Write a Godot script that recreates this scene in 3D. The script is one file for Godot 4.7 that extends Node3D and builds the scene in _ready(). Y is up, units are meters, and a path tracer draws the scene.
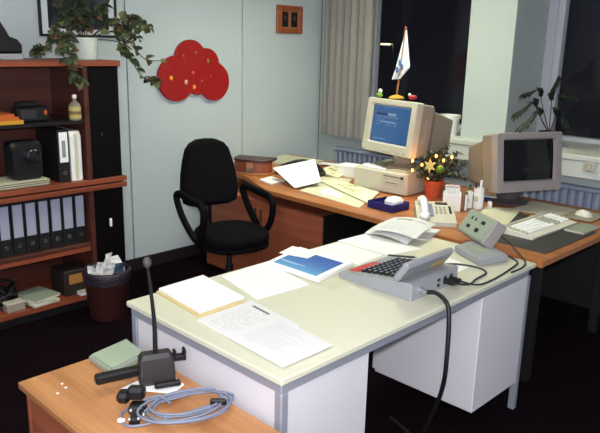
extends Node3D
# ---------------------------------------------------------------- helpers
const FLAT := 4294967295
const DESK := 0.73
var names := {}
var M := {}
var rng := RandomNumberGenerator.new()

func numbered(n: String) -> String:
	if not names.has(n):
		names[n] = 0
		return n
	names[n] += 1
	return "%s_%03d" % [n, names[n]]

func thing(called: String, label: String, category: String, at := Vector3.ZERO, yaw := 0.0, group := "") -> Node3D:
	var o := Node3D.new()
	o.name = numbered(called)
	add_child(o)
	o.position = at
	o.rotation.y = yaw
	return tag(o, label, category, group)

func tag(o: Node3D, label: String, category: String, group := "") -> Node3D:
	o.set_meta("label", label)
	o.set_meta("category", category)
	if group != "":
		o.set_meta("group", group)
	return o

func setting(called: String) -> Node3D:
	var o := Node3D.new()
	o.name = numbered(called)
	add_child(o)
	o.set_meta("kind", "structure")
	return o

func st() -> SurfaceTool:
	var s := SurfaceTool.new()
	s.begin(Mesh.PRIMITIVE_TRIANGLES)
	s.set_smooth_group(FLAT)
	return s

func done(called: String, s: SurfaceTool, mat: Material, parent: Node3D, stuff := false) -> MeshInstance3D:
	s.generate_normals()
	return put(called, s.commit(), mat, parent, stuff)

func put(called: String, mesh: Mesh, mat: Material, parent: Node3D, stuff := false) -> MeshInstance3D:
	var o := MeshInstance3D.new()
	o.mesh = mesh
	o.material_override = mat
	o.name = numbered(called) if parent == self else called
	parent.add_child(o, true)
	if stuff:
		o.set_meta("kind", "stuff")
	return o

func tri(s: SurfaceTool, a: Vector3, b: Vector3, c: Vector3, out: Vector3) -> void:
	if (a - c).cross(a - b).dot(out) < 0.0:
		var t := b
		b = c
		c = t
	s.add_vertex(a)
	s.add_vertex(b)
	s.add_vertex(c)

func quad(s: SurfaceTool, a: Vector3, b: Vector3, c: Vector3, d: Vector3, out: Vector3) -> void:
	tri(s, a, b, c, out)
	tri(s, a, c, d, out)

# a quad with texture coordinates: a top left, b top right, c bottom right, d bottom left
func card(s: SurfaceTool, a: Vector3, b: Vector3, c: Vector3, d: Vector3, out: Vector3) -> void:
	var p := [a, b, c, a, c, d]
	var uv := [Vector2(0, 0), Vector2(1, 0), Vector2(1, 1), Vector2(0, 0), Vector2(1, 1), Vector2(0, 1)]
	var order := [0, 1, 2, 3, 4, 5]
	if (a - c).cross(a - b).dot(out) < 0.0:
		order = [0, 2, 1, 3, 5, 4]
	for i in order:
		s.set_uv(uv[i])
		s.add_vertex(p[i])

# chamfered box; centre at xf origin
func cbox(s: SurfaceTool, size: Vector3, at := Vector3.ZERO, bevel := 0.002, basis := Basis.IDENTITY) -> void:
	var h := size / 2.0
	var e := minf(bevel, minf(h.x, minf(h.y, h.z)) * 0.9)
	var xf := Transform3D(basis, at)
	s.set_smooth_group(FLAT)
	var P := func(axis: int, x: int, y: int, z: int) -> Vector3:
		var v := Vector3(x * (h.x - e), y * (h.y - e), z * (h.z - e))
		v[axis] += e * [x, y, z][axis]
		return xf * v
	for axis in 3:
		for sg in [-1, 1]:
			var o := Vector3.ZERO
			o[axis] = sg
			var c := []
			for k in [[-1, -1], [1, -1], [1, 1], [-1, 1]]:
				var q := [0, 0, 0]
				q[axis] = sg
				q[(axis + 1) % 3] = k[0]
				q[(axis + 2) % 3] = k[1]
				c.append(P.call(axis, q[0], q[1], q[2]))
			quad(s, c[0], c[1], c[2], c[3], basis * o)
	for axis in 3:
		var b := (axis + 1) % 3
		var d := (axis + 2) % 3
		for sb in [-1, 1]:
			for sd in [-1, 1]:
				var q0 := [0, 0, 0]
				q0[axis] = -1
				q0[b] = sb
				q0[d] = sd
				var q1 := q0.duplicate()
				q1[axis] = 1
				var o := Vector3.ZERO
				o[b] = sb
				o[d] = sd
				quad(s, P.call(b, q0[0], q0[1], q0[2]), P.call(b, q1[0], q1[1], q1[2]), P.call(d, q1[0], q1[1], q1[2]), P.call(d, q0[0], q0[1], q0[2]), basis * o)
	for x in [-1, 1]:
		for y in [-1, 1]:
			for z in [-1, 1]:
				tri(s, P.call(0, x, y, z), P.call(1, x, y, z), P.call(2, x, y, z), basis * Vector3(x, y, z))

func box(called: String, size: Vector3, at: Vector3, mat: Material, parent: Node3D, bevel := 0.002, basis := Basis.IDENTITY) -> MeshInstance3D:
	var s := st()
	cbox(s, size, at, bevel, basis)
	return done(called, s, mat, parent)

# corners lo..hi
func slab(called: String, lo: Vector3, hi: Vector3, mat: Material, parent: Node3D, bevel := 0.002) -> MeshInstance3D:
	return box(called, (hi - lo).abs(), (lo + hi) / 2.0, mat, parent, bevel)

func loft(s: SurfaceTool, rings: Array, soft := true, cap_a := true, cap_b := true) -> void:
	var n: int = rings[0].size()
	var mids := []
	for r in rings:
		var m := Vector3.ZERO
		for p in r:
			m += p
		mids.append(m / n)
	s.set_smooth_group(1 if soft else FLAT)
	for k in rings.size() - 1:
		for i in n:
			var j := (i + 1) % n
			var a: Vector3 = rings[k][i]
			var b: Vector3 = rings[k][j]
			var c: Vector3 = rings[k + 1][j]
			var d: Vector3 = rings[k + 1][i]
			var out: Vector3 = (a + b + c + d) / 4.0 - (mids[k] + mids[k + 1]) / 2.0
			quad(s, a, b, c, d, out)
	s.set_smooth_group(FLAT)
	var last := rings.size() - 1
	for i in n:
		var j := (i + 1) % n
		if cap_a:
			tri(s, mids[0], rings[0][i], rings[0][j], mids[0] - mids[1])
		if cap_b:
			tri(s, mids[last], rings[last][i], rings[last][j], mids[last] - mids[last - 1])

func rrect(w: float, h: float, r: float, z: float, xf := Transform3D.IDENTITY, n := 4) -> Array:
	var out := []
	for q in 4:
		var c := Vector2([1, -1, -1, 1][q] * (w / 2 - r), [1, 1, -1, -1][q] * (h / 2 - r))
		for i in n + 1:
			var a := PI / 2 * (q + float(i) / n)
			out.append(xf * Vector3(c.x + r * cos(a), c.y + r * sin(a), z))
	return out

func scaled_ring(poly: Array, inset: float, z: float, xf: Transform3D) -> Array:
	var m := Vector2.ZERO
	for p in poly:
		m += p
	m /= poly.size()
	var out := []
	for p in poly:
		var d: Vector2 = p - m
		var q: Vector2 = m + d.normalized() * maxf(0.001, d.length() - inset)
		out.append(xf * Vector3(q.x, q.y, z))
	return out

# cushion: outline in xy, thickness along z, rounded rim
func pillow(s: SurfaceTool, poly: Array, t: float, round_: float, xf := Transform3D.IDENTITY) -> void:
	var rings := []
	for i in 9:
		var a := PI * (float(i) / 8.0 - 0.5)
		rings.append(scaled_ring(poly, round_ * (1.0 - cos(a)), t / 2 * sin(a), xf))
	loft(s, rings)

# plate: outline in xy, extruded along z with a small chamfer
func plate(s: SurfaceTool, poly: Array, t: float, e := 0.002, xf := Transform3D.IDENTITY) -> void:
	var flat := PackedVector2Array(poly)
	var rings := [scaled_ring(poly, e, -t / 2, xf), scaled_ring(poly, 0.0, -t / 2 + e, xf), scaled_ring(poly, 0.0, t / 2 - e, xf), scaled_ring(poly, e, t / 2, xf)]
	loft(s, rings, false, false, false)
	var idx := Geometry2D.triangulate_polygon(flat)
	for k in [0, 3]:
		var out := xf.basis * Vector3(0, 0, -1 if k == 0 else 1)
		for i in range(0, idx.size(), 3):
			tri(s, rings[k][idx[i]], rings[k][idx[i + 1]], rings[k][idx[i + 2]], out)

# profile: (radius, height) bottom outside -> top -> down the inside
func lathe(s: SurfaceTool, profile: Array, at := Vector3.ZERO, n := 24, soft := true, basis := Basis.IDENTITY) -> void:
	var xf := Transform3D(basis, at)
	for k in profile.size() - 1:
		var a: Vector2 = profile[k]
		var b: Vector2 = profile[k + 1]
		s.set_smooth_group(1 if soft else k + 1)
		var nr := Vector2(b.y - a.y, a.x - b.x)
		for i in n:
			var t0 := TAU * i / n
			var t1 := TAU * (i + 1) / n
			var tm := (t0 + t1) / 2
			var out := basis * Vector3(nr.x * cos(tm), nr.y, nr.x * sin(tm))
			var p := xf * Vector3(a.x * cos(t0), a.y, a.x * sin(t0))
			var q := xf * Vector3(a.x * cos(t1), a.y, a.x * sin(t1))
			var u := xf * Vector3(b.x * cos(t1), b.y, b.x * sin(t1))
			var v := xf * Vector3(b.x * cos(t0), b.y, b.x * sin(t0))
			if a.x > 0.00001:
				tri(s, p, q, u, out)
			if b.x > 0.00001:
				tri(s, p, u, v, out)
	s.set_smooth_group(FLAT)

func ball(s: SurfaceTool, at: Vector3, r: Vector3, n := 10, basis := Basis.IDENTITY) -> void:
	var prof := []
	for i in 7:
		var a := PI * (i / 6.0 - 0.5)
		prof.append(Vector2(cos(a) if i != 0 and i != 6 else 0.0, sin(a)))
	lathe(s, prof, at, n, true, basis * Basis.from_scale(r))

func smooth(points: Array, per := 8) -> Array:
	var out := []
	var n := points.size()
	for i in n - 1:
		var a: Vector3 = points[maxi(i - 1, 0)]
		var b: Vector3 = points[i]
		var c: Vector3 = points[i + 1]
		var d: Vector3 = points[mini(i + 2, n - 1)]
		for k in per:
			out.append(b.cubic_interpolate(c, a, d, float(k) / per))
	out.append(points[n - 1])
	return out

func tube(s: SurfaceTool, pts: Array, r: float, n := 8, r_end := -1.0, flat_ := 1.0) -> void:
	var rings := []
	var up := Vector3.UP
	for i in pts.size():
		var d: Vector3 = (pts[mini(i + 1, pts.size() - 1)] - pts[maxi(i - 1, 0)]).normalized()
		if absf(d.dot(up)) > 0.95:
			up = Vector3.RIGHT if absf(d.x) < 0.9 else Vector3.FORWARD
		var x := d.cross(up).normalized()
		var y := x.cross(d).normalized()
		up = y
		var rr := r if r_end < 0 else lerpf(r, r_end, float(i) / (pts.size() - 1))
		var ring := []
		for k in n:
			var a := TAU * k / n
			ring.append(pts[i] + x * cos(a) * rr * flat_ + y * sin(a) * rr)
		rings.append(ring)
	loft(s, rings)

func cord(called: String, points: Array, r: float, mat: Material, parent: Node3D) -> MeshInstance3D:
	var s := st()
	tube(s, smooth(points), r)
	return done(called, s, mat, parent)

# ---------------------------------------------------------------- materials
func mat(c: Color, rough := 0.6, metal := 0.0) -> StandardMaterial3D:
	var m := StandardMaterial3D.new()
	m.albedo_color = c
	m.roughness = rough
	m.metallic = metal
	return m

func wood(light: Color, dark: Color, seed_: int, rough := 0.45, stretch := 14.0, scale_ := 1.0) -> StandardMaterial3D:
	var n := FastNoiseLite.new()
	n.seed = seed_
	n.frequency = 0.012
	n.fractal_octaves = 4
	var im := Image.create(256, 256, false, Image.FORMAT_RGB8)
	for y in 256:
		for x in 256:
			# wrap in x and y by blending
			var v := n.get_noise_2d(x / stretch * 3.0, y * 3.0)
			var w := n.get_noise_2d((x - 256) / stretch * 3.0, y * 3.0)
			var t := x / 255.0
			var g := lerpf(v, w, t * t * (3 - 2 * t)) * 0.9 + 0.5
			g += 0.1 * sin(y * 0.9 + 6.0 * v)
			im.set_pixel(x, y, light.lerp(dark, clampf(g, 0, 1)))
	var m := mat(Color.WHITE, rough)
	m.albedo_texture = ImageTexture.create_from_image(im)
	m.uv1_triplanar = true
	m.uv1_scale = Vector3.ONE * scale_
	return m

func grain(m: StandardMaterial3D, freq: float, depth: float, scale_ := 4.0) -> StandardMaterial3D:
	var n := FastNoiseLite.new()
	n.frequency = freq
	var t := NoiseTexture2D.new()
	t.width = 256
	t.height = 256
	t.seamless = true
	t.as_normal_map = true
	t.bump_strength = depth
	t.noise = n
	m.normal_enabled = true
	m.normal_texture = t
	m.uv1_triplanar = true
	m.uv1_scale = Vector3.ONE * scale_
	return m

func printed(seed_: int, kind: String) -> StandardMaterial3D:
	var r := RandomNumberGenerator.new()
	r.seed = seed_
	var im := Image.create(128, 176, false, Image.FORMAT_RGB8)
	im.fill(Color(0.83, 0.83, 0.83))
	var ink := Color(0.56, 0.56, 0.59)
	if kind == "plain":
		for l in 17:
			im.fill_rect(Rect2i(16, 18 + l * 8, 20 + r.randi_range(0, 76), 1), ink.lerp(Color.WHITE, 0.2))
	elif kind == "letter":
		im.fill_rect(Rect2i(20, 15, 46, 9), Color(0.40, 0.41, 0.45))
		im.fill_rect(Rect2i(58, 30, 6, 6), Color(0.85, 0.75, 0.35))
		for l in 15:
			var y := 44 + l * 8
			var x := 16
			while x < 108:
				var w := r.randi_range(4, 14)
				if r.randf() < 0.82 and not (l % 5 == 4 and x > 50):
					im.fill_rect(Rect2i(x, y, mini(w, 112 - x), 1), ink)
				x += w + 3
	elif kind == "bars":
		for k in 6:
			im.fill_rect(Rect2i(22 + k * 8, 30, 5, 16), Color(0.16, 0.16, 0.18))
		im.fill_rect(Rect2i(70, 36, 40, 4), Color(0.3, 0.3, 0.32))
		for l in 9:
			im.fill_rect(Rect2i(20, 70 + l * 10, r.randi_range(30, 88), 2), ink.lerp(Color.WHITE, 0.3))
	elif kind == "form":
		im.fill(Color(0.88, 0.86, 0.72))
		for k in 9:
			im.fill_rect(Rect2i(r.randi_range(8, 96), r.randi_range(10, 150), r.randi_range(14, 34), r.randi_range(10, 26)), Color(0.55, 0.52, 0.34).lerp(Color(0.75, 0.72, 0.55), r.randf()))
	elif kind == "brochure":
		im.fill(Color(0.92, 0.94, 0.95))
		for y in 140:
			im.fill_rect(Rect2i(10, 26 + y, 108, 1), Color(0.12, 0.30, 0.62).lerp(Color(0.35, 0.62, 0.80), pow(y / 140.0, 1.5)))
		im.fill_rect(Rect2i(14, 126, 60, 3), Color(0.75, 0.85, 0.9))
		im.fill_rect(Rect2i(14, 132, 44, 3), Color(0.7, 0.8, 0.88))
	var m := mat(Color.WHITE, 0.7)
	m.albedo_texture = ImageTexture.create_from_image(im)
	return m

func screen_image() -> ImageTexture:
	var im := Image.create(160, 120, false, Image.FORMAT_RGB8)
	im.fill(Color(0.22, 0.37, 0.55))
	var r := RandomNumberGenerator.new()
	r.seed = 5
	im.fill_rect(Rect2i(4, 3, 150, 3), Color(0.32, 0.46, 0.62))
	im.fill_rect(Rect2i(14, 26, 50, 5), Color(0.13, 0.22, 0.34))
	im.fill_rect(Rect2i(64, 24, 34, 8), Color(0.50, 0.60, 0.68))
	for y in [36, 44, 52, 60]:
		var x := 18
		while x < 104:
			var w := r.randi_range(5, 16)
			if r.randf() < 0.75:
				im.fill_rect(Rect2i(x, y, w, 3), Color(0.42, 0.55, 0.68))
			x += w + 4
	im.fill_rect(Rect2i(34, 50, 64, 5), Color(0.46, 0.58, 0.70))
	im.fill_rect(Rect2i(6, 106, 60, 3), Color(0.40, 0.54, 0.70))
	return ImageTexture.create_from_image(im)

func materials() -> void:
	M.wall = grain(mat(Color(0.72, 0.76, 0.78), 0.75), 0.08, 1.2, 3.0)
	M.pier = grain(mat(Color(0.70, 0.735, 0.725), 0.85), 0.05, 1.5, 4.0)
	M.ceiling = mat(Color(0.8, 0.8, 0.8), 0.9)
	M.carpet = grain(mat(Color(0.085, 0.05, 0.07), 0.95), 0.4, 4.0, 6.0)
	M.carpet.metallic_specular = 0.1
	M.skirting = mat(Color(0.10, 0.07, 0.08), 0.6)
	M.joint = mat(Color(0.42, 0.46, 0.52), 0.5)
	M.frame_white = mat(Color(0.72, 0.73, 0.76), 0.45)
	M.sill = mat(Color(0.78, 0.79, 0.76), 0.5)
	M.radiator = mat(Color(0.55, 0.58, 0.66), 0.45)
	var g := mat(Color(0.5, 0.55, 0.6, 0.02), 0.02)
	g.transparency = BaseMaterial3D.TRANSPARENCY_ALPHA
	g.metallic_specular = 0.25
	M.glass = g
	M.beech = wood(Color(0.74, 0.53, 0.34), Color(0.62, 0.41, 0.24), 3)
	M.beech_edge = wood(Color(0.70, 0.45, 0.25), Color(0.57, 0.34, 0.17), 4)
	M.red_wood = wood(Color(0.34, 0.165, 0.125), Color(0.25, 0.115, 0.085), 7)
	M.panel_wood = wood(Color(0.64, 0.36, 0.25), Color(0.53, 0.28, 0.18), 9)
	M.shelf_edge = wood(Color(0.56, 0.28, 0.18), Color(0.44, 0.21, 0.12), 11)
	M.black = mat(Color(0.045, 0.04, 0.045), 0.55)
	M.tambour = mat(Color(0.035, 0.025, 0.03), 0.5)
	M.tambour.metallic_specular = 0.25
	M.plastic_black = mat(Color(0.06, 0.055, 0.065), 0.4)
	M.chair_cloth = grain(mat(Color(0.055, 0.05, 0.065), 0.95), 0.5, 3.0, 10.0)
	M.chair_cloth.metallic_specular = 0.2
	M.arm_black = mat(Color(0.04, 0.035, 0.045), 0.7)
	M.arm_black.metallic_specular = 0.2
	M.laminate = mat(Color(0.78, 0.775, 0.69), 0.42)
	M.laminate_edge = mat(Color(0.84, 0.83, 0.74), 0.45)
	M.steel = mat(Color(0.56, 0.57, 0.61), 0.45, 0.2)
	M.white_panel = mat(Color(0.80, 0.79, 0.80), 0.5)
	M.paper = mat(Color(0.91, 0.91, 0.90), 0.8)
	M.paper_cream = mat(Color(0.77, 0.76, 0.66), 0.8)
	M.paper_yellow = mat(Color(0.80, 0.72, 0.50), 0.75)
	M.beige = mat(Color(0.73, 0.71, 0.64), 0.5)
	M.beige_dark = mat(Color(0.58, 0.54, 0.48), 0.5)
	M.key = mat(Color(0.84, 0.83, 0.76), 0.5)
	M.key_grey = mat(Color(0.64, 0.63, 0.58), 0.5)
	M.dark_grey = mat(Color(0.16, 0.16, 0.18), 0.5)
	M.mat_grey = mat(Color(0.22, 0.215, 0.205), 0.6)
	M.grey = mat(Color(0.57, 0.58, 0.59), 0.45)
	M.grey_green = mat(Color(0.56, 0.60, 0.53), 0.5)
	M.silver = mat(Color(0.8, 0.8, 0.8), 0.25, 0.9)
	M.white = mat(Color(0.92, 0.92, 0.90), 0.4)
	M.blue = mat(Color(0.08, 0.10, 0.38), 0.45)
	M.red = mat(Color(0.62, 0.05, 0.05), 0.4)
	M.yellow = mat(Color(0.75, 0.55, 0.12), 0.5)
	M.orange = mat(Color(0.70, 0.34, 0.10), 0.5)
	M.terracotta = mat(Color(0.72, 0.30, 0.16), 0.8)
	M.cable_blue = mat(Color(0.45, 0.48, 0.55), 0.5)
	M.curtain = grain(mat(Color(0.56, 0.545, 0.53), 0.95), 0.3, 2.0, 6.0)
	M.text_letter = printed(11, "letter")
	M.text_plain = printed(15, "plain")
	M.text_bars = printed(12, "bars")
	M.text_form = printed(13, "form")
	M.text_brochure = printed(14, "brochure")
	var lf := mat(Color.WHITE, 0.6)
	lf.vertex_color_use_as_albedo = true
	lf.backlight_enabled = true
	lf.backlight = Color(0.05, 0.07, 0.02)
	M.leaf = lf
	M.soil = mat(Color(0.10, 0.07, 0.05), 0.95)
	M.stem = mat(Color(0.22, 0.20, 0.10), 0.8)

func glow(c: Color, e: float) -> StandardMaterial3D:
	var m := mat(c, 0.5)
	m.emission_enabled = true
	m.emission = c
	m.emission_energy_multiplier = e
	return m

# ---------------------------------------------------------------- light
func lights() -> void:
	# two ceiling lamps, unseen box and louvres shaped to dim the upper walls; the glowing face with an area light of its size just below
	var spots := [Vector3(-2.75, 2.75, -1.2), Vector3(-2.75, 2.75, -3.35)]
	var where := ["nearer the camera over the white desk", "over the wooden desk by the windows"]
	for i in 2:
		var t := thing("ceiling_lamp", "white ceiling lamp with added shading box and louvres " + where[i], "lamp", spots[i])
		var s := st()
		for sx in [-1, 1]:
			cbox(s, Vector3(0.03, 0.27, 1.26), Vector3(sx * 0.315, -0.135, 0), 0.004)
			cbox(s, Vector3(0.60, 0.27, 0.03), Vector3(0, -0.135, sx * 0.615), 0.004)
		done("added_lamp_box", s, M.white, t)
		box("diffuser", Vector3(0.60, 0.012, 1.20), Vector3(0, -0.02, 0), glow(Color(1.0, 0.97, 0.86), 3.0), t, 0.001)
		for k in 2:
			box("added_louvre", Vector3(0.60, 0.18, 0.006), Vector3(0, -0.175, -0.2 + 0.4 * k), M.white, t, 0.001)
		var a := AreaLight3D.new()
		a.name = "lamp_light"
		a.area_size = Vector2(0.60, 1.20)
		a.light_color = Color(0.97, 1.0, 0.90)
		a.light_energy = [0.8, 4.1][i]
		a.area_range = 15.0
		a.area_attenuation = 2.0
		a.shadow_enabled = true
		a.rotation = Vector3(-PI / 2, 0, 0)
		a.position = Vector3(0, -0.05, 0)
		t.add_child(a)
	# the photographer's flash
	var f := OmniLight3D.new()
	f.name = "flash_light"
	f.position = Vector3(0.02, 1.76, 0.03)
	f.light_color = Color(0.98, 0.97, 1.0)
	f.light_energy = 6.6
	f.light_size = 0.03
	f.omni_range = 15.0
	f.omni_attenuation = 2.0
	f.shadow_enabled = true
	add_child(f)

# ---------------------------------------------------------------- setting
func room() -> void:
	var fl := setting("floor")
	slab("carpet", Vector3(-4.5, -0.1, -5.3), Vector3(1.5, 0, 1.6), M.carpet, fl, 0.0)
	var ce := setting("ceiling")
	slab("ceiling_slab", Vector3(-4.5, 2.75, -5.3), Vector3(1.5, 2.9, 1.6), M.ceiling, ce, 0.0)
	# wall with the cloud picture: slab with panels and joints
	var wl := setting("wall_left")
	slab("wall_core", Vector3(-4.45, 0, -5.2), Vector3(-4.22, 2.75, 1.5), M.joint, wl, 0.0)
	var z := -4.55
	var cuts := [-4.55, -3.625, -2.574, -1.523, -0.472, 0.579, 1.45]
	for i in cuts.size() - 1:
		slab("panel", Vector3(-4.22, 0, cuts[i] + 0.005), Vector3(-4.2, 2.75, cuts[i + 1] - 0.005), M.wall, wl, 0.002)
	var bl := setting("baseboard_left")
	slab("board", Vector3(-4.2, 0, -4.55), Vector3(-4.185, 0.09, 1.45), M.skirting, bl)
	# window wall
	var wb := setting("wall_back")
	slab("parapet", Vector3(-4.2, 0, -5.2), Vector3(1.4, 0.97, -4.55), M.pier, wb, 0.001)
	slab("lintel", Vector3(-4.2, 2.45, -5.2), Vector3(1.4, 2.75, -4.55), M.pier, wb, 0.001)
	slab("pier", Vector3(-2.722, 0.97, -5.2), Vector3(-2.358, 2.45, -4.55), M.pier, wb, 0.001)
	slab("pier", Vector3(-0.2, 0.97, -5.2), Vector3(1.4, 2.45, -4.55), M.pier, wb, 0.001)
	slab("jamb", Vector3(-4.2, 0.97, -5.2), Vector3(-4.1, 2.45, -4.55), M.pier, wb, 0.001)
	var wr := setting("wall_right")
	slab("wall_core", Vector3(1.4, 0, -5.2), Vector3(1.6, 2.75, 1.5), M.wall, wr, 0.0)
	var wf := setting("wall_front")
	slab("wall_core", Vector3(-4.45, 0, 1.45), Vector3(1.6, 2.75, 1.65), M.wall, wf, 0.0)
	# windows
	for w in [[-4.1, -2.722], [-2.358, -0.2]]:
		var wi := setting("window_1" if w[0] < -4 else "window_2")
		var f := 0.075
		var mid: float = (w[0] + w[1]) / 2
		slab("window_frame", Vector3(w[0], 0.99, -5.12), Vector3(w[0] + f, 2.45, -5.04), M.frame_white, wi, 0.004)
		slab("window_frame", Vector3(w[1] - f, 0.99, -5.12), Vector3(w[1], 2.45, -5.04), M.frame_white, wi, 0.004)
		slab("window_frame", Vector3(w[0] + f, 0.99, -5.12), Vector3(w[1] - f, 0.99 + f * 0.6, -5.04), M.frame_white, wi, 0.004)
		slab("window_frame", Vector3(w[0] + f, 2.45 - f, -5.12), Vector3(w[1] - f, 2.45, -5.04), M.frame_white, wi, 0.004)
		var lo: float = w[0] + f
		var hi: float = w[1] - f
		slab("sash", Vector3(lo, 0.99 + f * 0.6, -5.10), Vector3(lo + 0.055, 2.45 - f, -5.03), M.frame_white, wi, 0.006)
		slab("sash", Vector3(hi - 0.055, 0.99 + f * 0.6, -5.10), Vector3(hi, 2.45 - f, -5.03), M.frame_white, wi, 0.006)
		slab("pane", Vector3(lo + 0.05, 0.99 + f * 0.6, -5.075), Vector3(hi - 0.05, 2.45 - f, -5.069), M.glass, wi, 0.0)
	var si := setting("trim_1")
	slab("windowsill", Vector3(-4.1, 0.97, -5.05), Vector3(-3.5, 0.995, -4.55), M.sill, si, 0.003)
	slab("windowsill", Vector3(-3.5, 0.97, -5.05), Vector3(1.35, 1.005, -4.39), M.sill, si, 0.004)
	slab("cable_trunking", Vector3(-3.5, 0.855, -4.549), Vector3(1.35, 0.968, -4.40), M.sill, si, 0.004)
	var so := thing("wall_socket", "cream wall socket on the trunking under the right window", "socket", Vector3(-1.668, 0.938, -4.398))
	box("socket_plate", Vector3(0.082, 0.062, 0.010), Vector3(0, 0, 0.004), M.beige, so, 0.003)
	var s := st()
	lathe(s, [Vector2(0.021, 0), Vector2(0.023, 0.006), Vector2(0.019, 0.006), Vector2(0.018, -0.004), Vector2(0, -0.004)], Vector3(0, 0, 0.008), 20, false, Basis(Vector3.RIGHT, PI / 2))
	done("socket_insert", s, M.beige_dark, so)
	radiator(-3.95, -2.85, "ribbed radiator below the curtain and left window")
	radiator(-2.25, -0.6, "ribbed radiator below the right window beside the socket")
	# curtain and rail
	var cu := thing("curtain", "pale grey pleated curtain hanging left of the window", "curtain", Vector3(-3.81, 0.89, -4.45))
	var front := []
	var back := []
	for i in 91:
		var u := i / 90.0
		var x := -0.262 + 0.524 * u
		var zz := 0.022 * sin(u * TAU * 7.0) + 0.007 * sin(u * TAU * 17.0 + 1.0)
		front.append(Vector2(x, zz))
		back.push_front(Vector2(x, zz - 0.005))
	var poly := front + back
	s = st()
	s.set_smooth_group(1)
	var m := poly.size()
	for i in m:
		var j := (i + 1) % m
		var a: Vector2 = poly[i]
		var b: Vector2 = poly[j]
		var out := Vector3(-(b - a).y, 0, (b - a).x)
		quad(s, Vector3(a.x, 0, a.y), Vector3(b.x, 0, b.y), Vector3(b.x, 1.56, b.y), Vector3(a.x, 1.56, a.y), out)
	done("cloth", s, M.curtain, cu)
	box("hem", Vector3(0.524, 0.03, 0.05), Vector3(0, 1.575, 0), M.curtain, cu)
	var ra := setting("trim_2")
	slab("curtain_rail", Vector3(-4.19, 2.48, -4.54), Vector3(-0.1, 2.51, -4.43), M.white, ra)
	# added lamp standing in for a bright streak in the left pane
	var la := thing("added_streak_lamp", "distant lit lamp added for the bright streak in the left window", "lamp", Vector3(-15.3, -6, -20.0))
	s = st()
	tube(s, [Vector3(0.45, 0, 0), Vector3(0.45, 7.0, 0), Vector3(0.35, 7.72, 0), Vector3(0.2, 7.76, 0)], 0.05)
	done("pole", s, M.black, la)
	box("lamp_head", Vector3(0.5, 0.06, 0.2), Vector3(0.02, 7.76, 0), M.black, la)
	box("lamp_lens", Vector3(0.34, 0.06, 0.16), Vector3(-0.02, 7.70, 0), glow(Color(1.0, 0.95, 0.75), 2.0), la, 0.004)
	var o := OmniLight3D.new()
	o.name = "lamp_light"
	o.position = Vector3(-0.02, 7.60, 0.0)
	o.light_color = Color(1, 0.95, 0.75)
	o.light_energy = 0.6
	o.light_size = 0.1
	o.omni_range = 20.0
	o.omni_attenuation = 2.0
	o.shadow_enabled = true
	la.add_child(o)

func radiator(x0: float, x1: float, label: String) -> void:
	var t := thing("radiator", label, "radiator", Vector3((x0 + x1) / 2, 0.10, -4.49))
	var w := x1 - x0
	box("back_plate", Vector3(w, 0.66, 0.03), Vector3(0, 0.35, -0.03), M.radiator, t, 0.004)
	var s := st()
	var n := int(w / 0.055)
	for i in n:
		cbox(s, Vector3(0.034, 0.62, 0.04), Vector3(-w / 2 + (i + 0.5) * w / n, 0.35, 0.0), 0.01)
	done("ribs", s, M.radiator, t, true)
	box("top_rail", Vector3(w, 0.03, 0.07), Vector3(0, 0.67, -0.01), M.radiator, t, 0.008)
	box("foot", Vector3(0.05, 0.12, 0.05), Vector3(-w / 2 + 0.2, -0.04, -0.02), M.radiator, t)
	box("foot", Vector3(0.05, 0.12, 0.05), Vector3(w / 2 - 0.2, -0.04, -0.02), M.radiator, t)

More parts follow.
